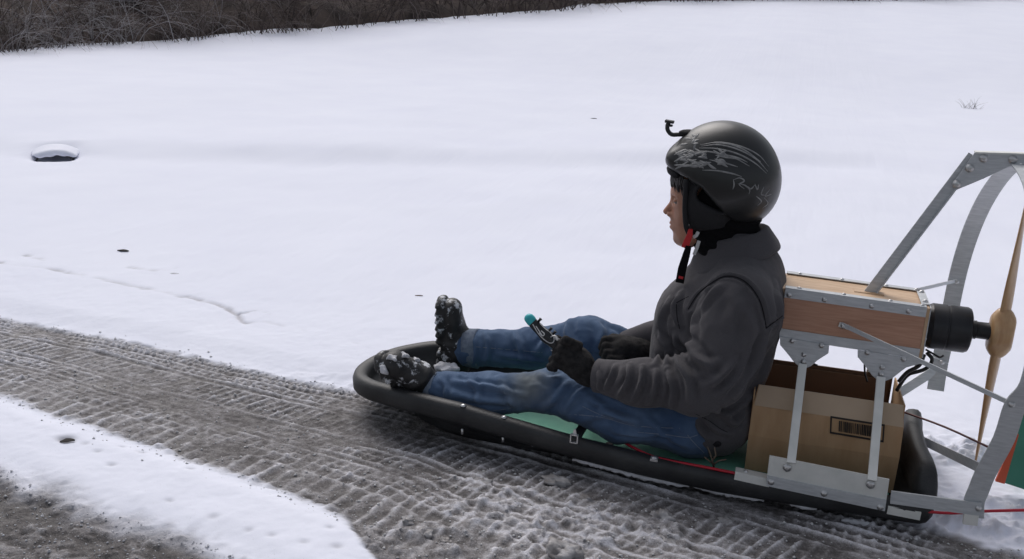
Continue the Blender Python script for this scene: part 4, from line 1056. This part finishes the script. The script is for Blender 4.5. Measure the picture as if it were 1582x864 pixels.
# ------------------------------------------------------------------ jeans
def jeansf(X, Y, Z):
    n = smin(rc(X, Y, Z, (1.09, .175, .145), (.90, .130, .160), .098, .086, (1, 1.05, 1)), rc(X, Y, Z, (.90, .130, .160), (.675, .135, .188), .086, .063), .04)
    n = smin(n, rc(X, Y, Z, (.675, .135, .188), (.48, .13, .148), .062, .066), .03)
    n = smin(n, rc(X, Y, Z, (.48, .13, .148), (.285, .128, .136), .066, .050, (1, 1.05, 1)), .03)
    f = smin(rc(X, Y, Z, (1.10, .40, .160), (.72, .425, .250), .105, .082), rc(X, Y, Z, (.72, .425, .250), (.54, .42, .205), .080, .064), .05)
    f = smin(f, rc(X, Y, Z, (.54, .42, .205), (.325, .40, .185), .064, .062), .03)
    d = smin(n, f, .02)
    d = smin(d, rc(X, Y, Z, (1.12, .22, .150), (1.12, .34, .155), .115, .115), .06)
    d = smax(d, -(Z-.036), .012)
    d = smax(d, -(X-(.285+.02*np.sin(Y*30))), .004)
    return d
def jdisp(V, Q):
    N = vnormals(V, Q); bv = bvh(V, Q)
    specs = [([(700, 590), (760, 598), (812, 612)], .010, .006), ([(690, 606), (745, 618), (800, 622)], .012, .006), ([(680, 585), (690, 600), (685, 622)], .008, .004), ([(722, 582), (735, 600), (742, 628)], .010, .005),
             ([(770, 582), (783, 606), (800, 636)], .011, .006), ([(838, 636), (862, 610), (880, 586)], .012, .006), ([(868, 638), (890, 612), (905, 600)], .010, .006), ([(890, 655), (935, 640), (985, 655)], .012, .006), ([(950, 668), (1000, 672), (1050, 668)], .010, .006), ([(1000, 650), (1030, 672), (1065, 690)], .012, .006), ([(905, 612), (950, 640), (985, 650)], .012, .007), ([(830, 575), (850, 586), (872, 580)], .012, .005),
             ([(748, 512), (755, 535), (750, 562)], .010, .006), ([(790, 508), (800, 530), (812, 560)], .012, .007), ([(730, 520), (735, 540), (732, 565)], .008, .004), ([(838, 500), (845, 520), (830, 545)], .012, .007), ([(880, 492), (876, 512), (885, 535)], .014, .008), ([(920, 495), (930, 515), (925, 540)], .014, .006), ([(770, 548), (800, 552), (835, 560)], .010, .005), ([(940, 500), (965, 512), (985, 522)], .012, .006)]
    d = folder(specs, bv)(V)
    q = V*np.array([9, 11, 11]); d = d+.0045*vn3(q)+.0035*vn3(V*26+9)+.0012*vn3(V*70)
    d = d+.0020*(1-np.abs(vn3(V*np.array([30, 18, 30])+4))*3).clip(0, 1)
    V2 = V+N*d[:, None]
    return V2
jeans, V, Q = sdfobj('jeans', jeansf, (.27, -.02, .02), (1.28, .56, .38), .0062, DENIM, person, jdisp, 2)
JB = bvh(V, Q)
for L_ in ([(735, 536), (770, 539), (805, 542), (838, 545)], [(672, 628), (720, 634), (770, 634), (800, 628)], [(880, 640), (930, 645), (980, 658), (1050, 662)]):
    ribbon(JB, [L_], .0022, 'side_seam', THREAD, jeans, .0004)
ribbon(JB, [[(985, 668), (1030, 672), (1062, 676), (1078, 672)], [(900, 628), (925, 640), (948, 648)]], .0022, 'stitching', THREAD, jeans, .0006)
ribbon(JB, [[(1062, 672), (1072, 684), (1088, 700)]], .0022, 'stitching', THREAD, jeans, .0006)
def cuff(c0, c1, r0_, r1_, sy=1.0, nm='cuff'):
    c0 = Vector(c0); c1 = Vector(c1); ax_ = (c1-c0).normalized(); a = Vector((0, 1, 0)); a = (a-ax_*a.dot(ax_)).normalized(); b_ = ax_.cross(a); seg = 40; V = []; Fc = []
    rows = [(0, r0_-.004), (-.002, r0_), (.004, r0_+.003), (.5, (r0_+r1_)/2+.003), (.93, r1_+.003), (1.0, r1_), (.98, r1_-.006)]; L = (c1-c0).length
    for t_, r_ in rows:
        for k_ in range(seg):
            an = 2*math.pi*k_/seg; w_ = 1+.035*math.sin(3*an+1)+.02*math.sin(7*an+t_*3); V.append(c0+ax_*(t_*L+.003*math.sin(2*an))+a*(math.cos(an)*r_*w_*sy)+b_*(math.sin(an)*r_*w_))
    for i in range(len(rows)-1):
        for k_ in range(seg): Fc.append((i*seg+k_, i*seg+(k_+1) % seg, (i+1)*seg+(k_+1) % seg, (i+1)*seg+k_))
    return mesh(nm, V, Fc, CUFF, jeans, True)
cuff((.276, .128, .135), (.312, .129, .137), .050, .054)
cuff((.315, .40, .185), (.358, .402, .189), .062, .064)

# ------------------------------------------------------------------ jacket
def jackf(X, Y, Z):
    d = rc(X, Y, Z, (1.125, .28, .19), (1.140, .28, .35), .150, .158, (1, 1.12, 1))
    d = smin(d, rc(X, Y, Z, (1.140, .28, .35), (1.155, .28, .475), .158, .160, (1, 1.15, 1)), .04)
    d = smin(d, rc(X, Y, Z, (1.155, .28, .475), (1.185, .28, .575), .160, .115, (1, 1.25, 1)), .04)
    d = smin(d, rc(X, Y, Z, (1.195, .13, .560), (1.19, .43, .560), .082, .082), .06)
    d = smin(d, rc(X, Y, Z, (1.165, .28, .60), (1.16, .28, .66), .105, .085), .05)
    d = smin(d, rc(X, Y, Z, (1.005, .28, .30), (1.01, .28, .44), .055, .055, (1, 1.9, 1)), .07)
    # arms
    arm = rc(X, Y, Z, (1.20, .095, .545), (1.150, .035, .345), .093, .080, (1.12, .80, 1))
    arm = smin(arm, rc(X, Y, Z, (1.150, .035, .345), (1.115, .03, .315), .080, .080, (1, .85, 1)), .03)
    arm = smin(arm, rc(X, Y, Z, (1.10, .03, .318), (.955, .05, .292), .078, .066, (1, .9, 1)), .03)
    arm = smin(arm, rc(X, Y, Z, (.955, .05, .292), (.825, .080, .281), .066, .048), .03)
    P3_ = tuple(P(972, 530, .395))
    far = smin(rc(X, Y, Z, (1.19, .46, .545), (1.09, .53, .35), .085, .072), rc(X, Y, Z, (1.09, .53, .35), (1.0, .45, .325), .068, .055), .03); far = smin(far, rc(X, Y, Z, (1.0, .45, .325), P3_, .055, .042), .02)
    d = smin(d, arm, .022); d = smin(d, far, .022)
    d = smin(d, rc(X, Y, Z, (1.155, .195, .165), (1.155, .365, .165), .122, .122), .05)
    d = smin(d, rc(X, Y, Z, (1.205, .2, .50), (1.205, .36, .50), .112, .112), .05)
    # openings: cuffs, hem, neck
    nrm = np.array([.13, -.005, .0]); 
    d = smax(d, -(X-.826+.15*(Z-.28)), .004)
    d = smax(d, -(X-.948-.4*(Z-.29)-.2*(Y-.42))*np.where(Y > .33, 1, 0)-10*np.where(Y > .33, 0, 1)-0*Z, .004) if False else d
    hemz = .058+.13*np.clip((1.135-X)/.13, 0, 1)+0*Z
    d = smax(d, -(Z-hemz), .012)
    return d
def kdisp(V, Q):
    N = vnormals(V, Q); bv = bvh(V, Q)
    specs = [  # forearm folds
        ([(950, 562), (945, 580), (935, 600)], .008, .007), ([(972, 562), (970, 590), (952, 618)], .009, .009), ([(992, 565), (990, 592), (975, 622)], .008, .009), ([(1012, 572), (1012, 600), (998, 632)], .009, .008),
        ([(1030, 570), (1040, 600), (1036, 632)], .009, .009), ([(1046, 560), (1064, 592), (1066, 625)], .011, .009), ([(1040, 545), (1052, 565), (1070, 588)], .010, .008), ([(920, 572), (926, 588), (922, 604)], .008, .004),
        # upper arm
        ([(1062, 545), (1085, 560), (1110, 562)], .013, .006), ([(1052, 520), (1075, 545), (1105, 588)], .014, .008), ([(1085, 600), (1110, 585), (1135, 560)], .013, .007), ([(1110, 612), (1140, 580), (1158, 545)], .012, .007), ([(1080, 470), (1072, 500), (1068, 530)], .016, .006), ([(1150, 470), (1160, 510), (1150, 545)], .016, .005),
        ([(1118, 438), (1100, 452), (1080, 480)], .012, .005), ([(1130, 450), (1138, 475), (1128, 500)], .02, .005),
        # chest
        ([(1050, 455), (1042, 480), (1048, 505)], .012, .009), ([(1032, 465), (1022, 495), (1026, 530)], .012, .007), ([(1018, 515), (1032, 540), (1030, 565)], .011, .009), ([(1010, 525), (1018, 548), (1012, 562)], .009, .006), ([(1042, 515), (1045, 535), (1058, 550)], .008, .006),
        # back and flank
        ([(1185, 515), (1165, 560), (1135, 610)], .014, .009), ([(1195, 535), (1175, 585), (1150, 625)], .012, .007), ([(1120, 640), (1135, 655), (1150, 640)], .010, .007), ([(1090, 645), (1105, 662), (1130, 672)], .010, .006), ([(1100, 632), (1125, 640), (1150, 622)], .010, .006), ([(1200, 440), (1205, 480), (1195, 510)], .014, .005), ([(1075, 652), (1085, 668), (1100, 682)], .010, .006)]
    d = folder(specs, bv)(V)
    # armhole seam and back yoke pressed in
    seam = folder([([(1063, 478), (1078, 455), (1098, 438), (1120, 427), (1142, 430), (1160, 443), (1174, 465), (1181, 490), (1184, 508)], .0060, -.006), ([(1184, 506), (1196, 498), (1210, 488)], .006, -.004)], bv)
    d = d+seam(V)+.0040*vn3(V*np.array([10, 10, 8]))+.0022*vn3(V*24+5)+.0010*vn3(V*60+1)
    return V+N*d[:, None]
jacket, V, Q = sdfobj('jacket', jackf, (.81, -.09, .06), (1.37, .66, .76), .0052, JACK, person, kdisp, 2)
KB = bvh(V, Q)
ribbon(KB, [[(1063, 478), (1078, 455), (1098, 438), (1120, 427), (1142, 430), (1160, 443), (1174, 465), (1181, 490), (1184, 508)], [(1184, 507), (1196, 498), (1209, 488)]], .0032, 'seam', JACKD, jacket, .0008, 8)
ribbon(KB, [[(1045, 468), (1056, 462), (1064, 458)], [(1045, 470), (1046, 490), (1050, 508)]], .0030, 'pocket_edge', JACKD, jacket, .0003)
ribbon(KB, [[(1075, 640), (1095, 650), (1112, 662), (1124, 668)]], .0030, 'pocket_edge', JACKD, jacket, .0003)
h, nn = cast(KB, 1108, 686)
if h: MB().bolt(h, nn, .009, .004).build('button', JACKD, jacket, True)
# sleeve end bands
def band(c0, c1, r_, m, nm, parent, th=.004):
    c0 = Vector(c0); c1 = Vector(c1); ax_ = (c1-c0).normalized(); a = ax_.orthogonal().normalized(); b_ = ax_.cross(a); seg = 32; V = []; Fc = []; L = (c1-c0).length
    for t_, rr_ in ((0, r_-th*2), (0, r_), (.06, r_+th*.6), (.9, r_+th*.4), (1, r_-th), (1, r_-th*3)):
        for k_ in range(seg): an = 2*math.pi*k_/seg; V.append(c0+ax_*(t_*L)+a*(math.cos(an)*rr_)+b_*(math.sin(an)*rr_*1.0))
    for i in range(5):
        for k_ in range(seg): Fc.append((i*seg+k_, i*seg+(k_+1) % seg, (i+1)*seg+(k_+1) % seg, (i+1)*seg+k_))
    return mesh(nm, V, Fc, m, parent, True)
band((.818, .081, .281), (.85, .075, .283), .0475, JACK, 'sleeve_cuff', jacket)
# collar: a folded band standing round the neck
V = []; Fc = []; seg = 56
def ring(cx_, cy_, cz_, rx, ry, tilt, bumpf=0):
    out = []
    for k_ in range(seg):
        an = 2*math.pi*k_/seg; c_, s_ = math.cos(an), math.sin(an)
        z = cz_+tilt*c_*rx+bumpf*max(0, -c_)**3
        out.append(Vector((cx_+rx*c_, cy_+ry*s_, z)))
    return out
rings = [ring(1.148, CY, .665, .078, .074, .30), ring(1.152, CY, .695, .086, .080, .33), ring(1.153, CY, .702, .091, .085, .33), ring(1.153, CY, .697, .097, .091, .33),
         ring(1.155, CY, .672, .110, .106, .34, -.012), ring(1.156, CY, .640, .126, .126, .36, -.028), ring(1.156, CY, .626, .131, .134, .37, -.034), ring(1.156, CY, .620, .127, .130, .37, -.034), ring(1.154, CY, .630, .112, .110, .36, -.03)]
for r_ in rings: V += r_
for i in range(len(rings)-1):
    for k_ in range(seg): Fc.append((i*seg+k_, i*seg+(k_+1) % seg, (i+1)*seg+(k_+1) % seg, (i+1)*seg+k_))
V = [v+Vector((0, 0, .003*math.sin(v.y*60+v.x*40))) for v in V]
col = mesh('collar', V, Fc, JACK, jacket, True)

# ------------------------------------------------------------------ neck gaiter under the helmet
sdfobj('neck_gaiter', lambda X, Y, Z: smax(smin(rc(X, Y, Z, (1.13, CY, .755), (1.150, CY, .65), .094, .078, (1, .86, 1)), rc(X, Y, Z, (1.075, CY, .715), (1.10, CY, .665), .050, .055, (1, 1.55, 1)), .03), Z-.80, .01)+.004*np.sin(Z*160+X*60), (1.0, .16, .60), (1.26, .40, .82), .005, GAITER, person)

# ------------------------------------------------------------------ helmet
HC = (1.1015, CY, .868)
def shellf(X, Y, Z):
    Yc = Y-CY; z = Z-HC[2]; x = X-HC[0]
    d = ell(X, Y, Z, HC, (.158, .130, .150))
    d = smin(d, ell(X, Y, Z, (1.125, CY, .838), (.138, .128, .128)), .03)
    d = smin(d, rc(X, Yc, Z, (.968, -.05, .905), (.968, .05, .905), .018, .018), .04)     # brow lip
    # lower edge: face opening in front, rising skirt at the back
    face = smax(Z-.864, X-1.018+0*Y, .02)
    d = smax(d, -face, .008)
    low = -(Z-.742-1.0*np.clip(1.158-X, 0, .1)-.35*np.clip(1.058-X, 0, 1))*np.where(X < 1.158, .7, 1)
    d = smax(d, low, .012)
    diag = -((Z-.742)+1.05*(X-1.145))                                # cut the chin area in front of the ear flap
    d = smax(d, smin(diag*.7, -(Z-.742)+0*X, .01), .01) if False else d
    inner = ell(X, Y, Z, (1.10, CY, .855), (.132, .108, .130)); inner = smin(inner, rc(X, Yc, Z, (1.11, 0, .80), (1.11, 0, .65), .10, .10, (1.12, 1, 1)), .02)
    return smax(d, -inner, .006)
helmet, HV, HQ = sdfobj('helmet', shellf, (.93, .13, .72), (1.28, .43, 1.04), .0038, HELM, person, None, 2)
HB = bvh(HV, HQ)
# soft ear and cheek part with the oval ear hollow
e0 = P(1102, 309, .165)
def flapf(X, Y, Z):
    Yc = np.abs(Y-CY)
    d = ell(X, Yc, Z, (1.075, .0, .80), (.100, .1235, .118)); d = smax(d, -ell(X, Yc, Z, (1.075, 0, .80), (.085, .103, .110)), .008)
    d = smax(d, -(X-(1.014+.14*(np.clip(.80-Z, 0, 1)))), .006)
    d = smax(d, -(Z-(.703+.22*np.clip(X-1.03, 0, 1)-.0)), .012)
    d = smax(d, Z-.90, .01)
    h0, h1 = P(1089, 302, .155), P(1113, 319, .155)
    hole = rc(X, Yc, Z, (h0.x, .125, h0.z), (h1.x, .125, h1.z), .027, .021, (1, 1.8, 1))
    d = smax(d, -hole, .006)
    d = smin(d, smax(np.abs(hole-.004)-.004, np.abs(Yc-.113)-.005, .004), .006)
    return d
sdfobj('ear_flap', flapf, (.98, .14, .66), (1.20, .42, .90), .0036, HELMP, helmet)
for sgn in (1,): sdfobj('ear_pad', lambda X, Y, Z: ell(X, Y, Z, (P(1102, 310, .185).x, CY-.090, P(1102, 310, .185).z), (.048, .010, .040)), (1.03, .16, .74), (1.15, .22, .84), .005, GAITER, helmet)
# padding rim of the face opening
pts = [P(1041, 272, CY-.05)]
pad = [Vector((.985, CY-.075, .862)), Vector((.962, CY-.045, .871)), Vector((.956, CY, .873)), Vector((.962, CY+.045, .871)), Vector((.985, CY+.075, .862))]
MB().tube([Vector(v) for v in dense(pad, 5)], [.006]+[.0115]*19+[.006], 8).build('brow_pad', HELMP, helmet, True)
for sgn in (-1, 1):
    pts = [Vector((1.012, CY+sgn*.100, .860)), Vector((1.014, CY+sgn*.104, .82)), Vector((1.017, CY+sgn*.102, .77)), Vector((1.024, CY+sgn*.094, .725)), Vector((1.034, CY+sgn*.084, .700))]
    MB().tube([Vector(v) for v in dense(pts, 5)], .0075, 8).build('cheek_trim', HELMP, helmet, True)
# camera mount stalk on the brow
def tubepx(name, pl, Y, rad, m, parent, seg=10): return MB().tube([Vector(v) for v in dense([P(x, y, Y) for x, y in pl], 5)], rad, seg).build(name, m, parent, True)
tubepx('camera_mount', [(1060, 208), (1048, 208), (1038, 208), (1032, 202), (1031, 195), (1033, 190)], CY, .0062, BLACK, helmet)
c = P(1034.5, 187.5, CY); MB().bar(c+Vector((-.013, 0, .0)), c+Vector((.013, 0, -.002)), (0, 1, 0), .020, .008).bar(c+Vector((-.008, 0, -.012)), c+Vector((.010, 0, -.012)), (0, 1, 0), .014, .006).build('mount_head', BLACK, helmet, bevel=.002)
c = P(1066, 207, CY-.02); sdfobj('mount_base', lambda X, Y, Z: ell(X, Y, Z, (c.x, CY, c.z), (.035, .026, .010)), (c.x-.05, CY-.04, c.z-.03), (c.x+.05, CY+.04, c.z+.03), .004, HELMP, helmet)
# printed graphics: long swooshes, splatter and scratchy strokes
def taper(w0): w0 = w0*1.25; return lambda t_: w0*(.15+.85*math.sin(math.pi*min(max(t_, .02), .98))**.8)
sw = [[(1078, 233), (1104, 236), (1134, 244), (1158, 257)], [(1098, 221), (1126, 223), (1152, 233), (1175, 250)], [(1083, 226), (1110, 224), (1140, 231), (1168, 246), (1186, 265)], [(1080, 229), (1108, 230), (1140, 238), (1166, 252), (1184, 268)], [(1090, 233), (1118, 239), (1140, 244), (1155, 251)], [(1082, 224), (1112, 220), (1146, 227), (1172, 240), (1188, 258)],
      [(1105, 240), (1120, 243), (1148, 247)], [(1085, 263), (1108, 264), (1130, 268), (1146, 273)], [(1096, 247), (1120, 252), (1140, 258)]]
ribbon(HB, sw, taper(.0042), 'graphic_print', GREY, helmet, .0006, 8, .001)
rs = random.Random(4)
spl = []
for i in range(38):
    x, y = rs.uniform(1050, 1120), rs.uniform(234, 258); a_ = rs.uniform(-.7, .7); L = rs.uniform(8, 24); spl.append([(x-L/2*math.cos(a_), y-L/2*math.sin(a_)), (x, y+rs.uniform(-2, 2)), (x+L/2*math.cos(a_), y+L/2*math.sin(a_))])
for i in range(12):
    x, y = rs.uniform(1048, 1078), rs.uniform(208, 226); a_ = rs.uniform(-1.2, 1.2); L = rs.uniform(5, 12); spl.append([(x-L/2*math.cos(a_), y-L/2*math.sin(a_)), (x, y), (x+L/2*math.cos(a_), y+L/2*math.sin(a_))])
ribbon(HB, spl, taper(.0065), 'graphic_print', GREY, helmet, .0007, 4, .001)
let = [[(1133, 277), (1134, 286), (1132, 293)], [(1133, 278), (1143, 275), (1150, 280), (1142, 285), (1150, 292)], [(1140, 284), (1150, 286), (1158, 293), (1157, 300)], [(1155, 288), (1160, 292), (1166, 286)], [(1166, 284), (1170, 293), (1172, 285)], [(1180, 289), (1176, 300), (1182, 302)], [(1190, 292), (1182, 303), (1192, 300)], [(1168, 303), (1176, 311), (1170, 318)], [(1180, 305), (1186, 314), (1178, 322)]]
ribbon(HB, let, taper(.0036), 'graphic_print', GREY, helmet, .0007, 4, .001)
# chin strap: white webbing, red buckle, black padded tail
ST = CY-.095
def strap(nm, pl, Y, w_, th, m):
    mb = MB(); pp = [P(x, y, Y) for x, y in pl]
    V = []; Fc = []
    for i, p_ in enumerate(pp):
        d_ = (pp[min(i+1, len(pp)-1)]-pp[max(i-1, 0)]).normalized(); n_ = Vector((0, -1, 0)); s_ = d_.cross(n_).normalized(); ww = w_[i] if hasattr(w_, '__len__') else w_
        for a_, b2 in ((-1, -1), (1, -1), (1, 1), (-1, 1)): V.append(p_+s_*(a_*ww/2)+n_*(b2*th/2))
    for i in range(len(pp)-1):
        for j in range(4): Fc.append((i*4+j, i*4+(j+1) % 4, (i+1)*4+(j+1) % 4, (i+1)*4+j))
    Fc += [(3, 2, 1, 0), tuple((len(pp)-1)*4+j for j in range(4))]
    o = mesh(nm, V, Fc, m, helmet, False); md = o.modifiers.new('b', 'BEVEL'); md.width = .0015; md.segments = 2; return o
strap('strap_webbing', [(1063, 346), (1061, 351), (1064, 356)], ST+.012, .009, .003, WHITEP)
strap('strap_webbing', [(1079, 358), (1076, 364), (1071, 367)], ST+.012, .010, .003, WHITEP)
strap('strap_webbing', [(1080, 372), (1077, 382), (1072, 394)], ST+.014, .010, .003, WHITEP)
strap('strap_buckle', [(1067, 354), (1066, 362), (1062, 372), (1058, 383)], ST-.002, [.012, .016, .019, .021], .010, STRAPR)
strap('strap_tail', [(1064, 380), (1060, 395), (1054, 415), (1050, 437)], ST-.006, [.016, .021, .024, .024], .007, GAITER)
strap('strap_tail_print', [(1052.5, 427), (1051.5, 431)], ST-.0105, .013, .001, STRAPR)

# ------------------------------------------------------------------ boots
def boot(ankle, heel, toe, side, name, sole_to, parent=person, L=.285):
    """heel->toe is the foot axis; sole faces along sole_to"""
    hl = np.array(heel); tv = np.array(toe)-hl; Lf = np.linalg.norm(tv); tx = tv/Lf; sn = np.array(sole_to, float); sn = sn-tx*sn.dot(tx); sn /= np.linalg.norm(sn); sd_ = np.cross(tx, sn)
    A_ = np.array(ankle)-hl; al, an_, as_ = A_.dot(tx), -A_.dot(sn), A_.dot(sd_)
    def f(X, Y, Z):
        dx, dy, dz = X-hl[0], Y-hl[1], Z-hl[2]
        u = dx*tx[0]+dy*tx[1]+dz*tx[2]; v = -(dx*sn[0]+dy*sn[1]+dz*sn[2]); w2 = dx*sd_[0]+dy*sd_[1]+dz*sd_[2]
        h = .028
        up = rc(u, w2, v, (.035, 0, .045), (.12, 0, .045), .040, .042, (1, .9, 1)); up = smin(up, rc(u, w2, v, (.12, 0, .042), (Lf-.045, .004, .030), .043, .036, (1, 1.12, .95)), .03)
        up = smin(up, rc(u, w2, v, (.05, 0, .05), (al, as_, an_), .046, .043), .035)
        up = smin(up, rc(u, w2, v, (.10, 0, .068), (al*.6+.03, as_*.6, an_*.75), .030, .030), .03)
        up = up+.0022*np.sin(u*150)*np.exp(-sq((u-.115)/.03))+.0015*np.sin(u*70+w2*90)
        wid = .035+.011*np.exp(-sq((u-Lf*.72)/.075))-.003*np.exp(-sq((u-.10)/.04))
        sole = smax(smax(np.abs(w2)-wid, np.abs(v+.002)-.014, .008), smax(-(u-.002+.9*sq(w2/.04)*.012), u-Lf+.030*sq(w2/.045), .012), .012)
        lug_ = np.maximum(np.sin(u*2*math.pi/.026+2.2*np.abs(w2)/.02), -.2)*.0045*(v < -.004)
        gap = smax(np.abs(u-.098)-.010, v+.004, .003)
        sole = smax(sole-lug_, -gap, .004)
        return smin(up, sole, .006)
    pts = np.array([heel, toe, ankle]); lo = pts.min(0)-.085; hi = pts.max(0)+.085
    o, V, Q = sdfobj(name, f, lo, hi, .0038, BOOT, parent, None, 1)
    return o, V, Q, (hl, tx, sn, sd_, Lf)
bn, BVn, BQn, fn_ = boot((.272, .130, .132), (.258, .170, .075), (.146, .045, .255), 1, 'boot', (-.75, .1, -.4))
bf, BVf, BQf, ff_ = boot((.330, .40, .190), (.238, .395, .085), (.232, .385, .362), 1, 'boot', (-1, -.10, .05))
# snow tongue beside the ankles
sdfobj('snow_crust', lambda X, Y, Z: ell(X, Y, Z, tuple(P(690, 568, .30)), (.042, .03, .013))+.006*np.sin(X*130)*np.sin(Y*170+1), tuple(P(690, 568, .30)-Vector((.06, .05, .03))), tuple(P(690, 568, .30)+Vector((.06, .05, .03))), .004, SNOWC, bf)

NBV = bvh(BVn, BQn)
for (x, y, Y, rx_, ry_, rz_) in ((594, 572, .05, .014, .014, .018), (606, 553, .06, .018, .014, .008), (624, 549, .09, .017, .012, .007), (642, 556, .09, .014, .010, .006)):
    c_, _n = cast(NBV, x, y)
    if c_ is None: continue
    sdfobj('snow_crust', lambda X, Y2, Z: ell(X, Y2, Z, tuple(c_), (rx_, ry_, rz_))+.005*np.sin(X*170+Z*60)*np.sin(Y2*190+Z*120+1), tuple(c_-Vector((.05, .04, .04))), tuple(c_+Vector((.05, .04, .04))), .0034, SNOWC, bn)

# ------------------------------------------------------------------ gloves
def hand(name, wrist, knuck, chains, thumb, extra=(), sy=1.0, lo=None, hi=None, cuffr=.043):
    def f(X, Y, Z):
        d = rc(X, Y, Z, wrist, tuple(np.array(wrist)*.45+np.array(knuck)*.55), .038, .038, (1, 1, 1))
        d = smin(d, rc(X, Y, Z, tuple(np.array(wrist)*.45+np.array(knuck)*.55), knuck, .038, .036), .02)
        for e in extra: d = smin(d, rc(X, Y, Z, *e), .02)
        fg = None
        for ch in chains:
            c_ = None
            for a, b_, ra, rb in zip(ch[:-1], ch[1:], (.0135, .0130, .0120), (.0130, .0120, .0105)):
                r_ = rc(X, Y, Z, a, b_, ra, rb); c_ = r_ if c_ is None else smin(c_, r_, .004)
            fg = c_ if fg is None else smin(fg, c_, .002)
        d = smin(d, fg, .008)
        c_ = None
        for a, b_, ra, rb in zip(thumb[:-1], thumb[1:], (.018, .0145), (.0145, .0125)):
            r_ = rc(X, Y, Z, a, b_, ra, rb); c_ = r_ if c_ is None else smin(c_, r_, .004)
        return smin(d, c_, .012)
    def dp(V, Q):
        N = vnormals(V, Q); return V+N*(.0016*vn3(V*55)+.0010*vn3(V*120+3))[:, None]
    o, V, Q = sdfobj(name, f, lo, hi, .0034, GLOVE, person, dp, 1); return o
# near hand: forearm comes from the lower right, fingers wrap up round the remote's grip
G0 = P(908, 578, .082); K0 = P(872, 556, .085)
def at_(x, y, Y): return tuple(P(x, y, Y))
near_ch = []
for i, (x, y) in enumerate(((892, 532), (885, 544), (878, 556), (873, 567))):
    k_ = 1-.07*i
    near_ch.append([at_(x+2, y+2, .072), at_(x-18*k_, y-6*k_, .058), at_(x-28*k_, y+0, .085), at_(x-20*k_, y+3, .108)])
hand('glove', tuple(G0), tuple(P(880, 548, .092)), near_ch, [at_(890, 548, .12), at_(876, 533, .128), at_(862, 524, .120)],
     extra=[(at_(893, 562, .085), at_(874, 540, .085), .040, .030)], lo=(.62, -.01, .20), hi=(.90, .20, .44))
# far hand: a loose fist lying on the far thigh
far_ch = []
for i, (x, y, Y) in enumerate(((955, 526, .335), (955, 536, .318), (956, 546, .303), (960, 555, .290))):
    k_ = 1-.06*i
    far_ch.append([at_(x, y, Y), at_(x-20*k_, y-1, Y-.006), at_(x-25*k_, y+11*k_, Y-.002), at_(x-10*k_, y+14*k_, Y+.006)])
hand('glove', WRf[:0]+tuple(P(998, 545, .375)), tuple(P(962, 540, .325)), far_ch, [at_(968, 528, .350), at_(948, 522, .352), at_(934, 528, .350)], extra=[(tuple(P(1008, 552, .39)), tuple(P(985, 545, .35)), .046, .040)], lo=(.74, .20, .16), hi=(1.0, .46, .38))

# ------------------------------------------------------------------ the remote held in the near hand
A0 = P(818, 494, .092); A1 = P(868, 540, .088); RD = (A1-A0).normalized(); RL = (A1-A0).length
rem = empty('remote_controller', A1); tag(rem, 'black handheld remote with teal cap and pale trim held in the near glove', 'remote control')
RN = Vector((0, -1, 0)); RU = RN.cross(RD).normalized()
if RU.z < 0: RU = -RU
def rp(u, v, n=0): return A0+RD*(u*RL)+RU*v+RN*n
def remf(X, Y, Z):
    d = rc(X, Y, Z, tuple(rp(.10, 0)), tuple(rp(.55, -.003)), .0150, .0175, (1, .95, 1)); return smin(d, rc(X, Y, Z, tuple(rp(.55, -.003)), tuple(rp(1.1, -.002)), .0175, .0150), .01)
lo = tuple(min(a, b_)-.03 for a, b_ in zip(A0, A1)); hi = tuple(max(a, b_)+.03 for a, b_ in zip(A0, A1))
ro, RVv, RQ = sdfobj('remote_body', remf, lo, hi, .0028, mat('remote_black', (.012, .012, .014), .3), rem)
sdfobj('cap', lambda X, Y, Z: smin(rc(X, Y, Z, tuple(rp(-.03, 0)), tuple(rp(.06, .0)), .0125, .0150), rc(X, Y, Z, tuple(rp(-.02, .006)), tuple(rp(.0, .006)), .011, .011), .01), tuple(v-.04 for v in A0), tuple(v+.04 for v in A0), .0028, TEAL, rem)
RB = bvh(RVv, RQ)
ribbon(RB, [[(823, 501), (833, 517), (845, 528), (853, 530), (856, 524), (850, 514), (842, 508), (834, 500)]], .0028, 'pale_trim', WHITEP, rem, .0008, 6)
ribbon(RB, [[(828, 504), (834, 513), (838, 519)], [(836, 511), (841, 516), (838, 519), (833, 514)]], .0034, 'emblem_print', WHITEP, rem, .0008, 6)
for u, v in ((.18, .018), (.50, .020), (.62, .020)):
    MB().tube([rp(u, v-.006), rp(u, v+.006), rp(u, v+.008)], [.0035, .0040, .0055], 10).build('knob', BLACK, rem, True)
MB().bar(rp(.62, .012), rp(.80, .012), RU, .010, .014).build('switch', WHITEP, rem, bevel=.0015)
ring_pts = [rp(.72+.10*math.cos(a), .008+.016*math.sin(a), .012) for a in np.linspace(-.8, 3.3, 12)]
MB().tube(ring_pts, .0018, 6).build('trigger_guard', STEEL, rem, True)
tl = [rp(.82, -.020, .010), rp(.95, -.017, .014), rp(1.02, -.026, .012)]
MB().tube([Vector(v) for v in dense(tl, 4)], .0018, 6).build('trigger', STEEL, rem, True)

# dry twig lying in the sled behind the rider
mb = MB()
q0 = P(1103, 722, .05)
for pl in ([(1103, 722), (1100, 710), (1097, 700), (1093, 690)], [(1100, 712), (1106, 704), (1104, 692)], [(1102, 718), (1110, 712), (1122, 710)], [(1101, 716), (1094, 711), (1088, 706)]):
    mb.tube([P(x, y, .055-.004*i) for i, (x, y) in enumerate(pl)], [.0030, .0024, .0018, .0010][:len(pl)], 6)
o = mb.build('dry_twig', TWIG, None, True); tag(o, 'forked dry twig lying in the sled just behind the jacket hem', 'twig')
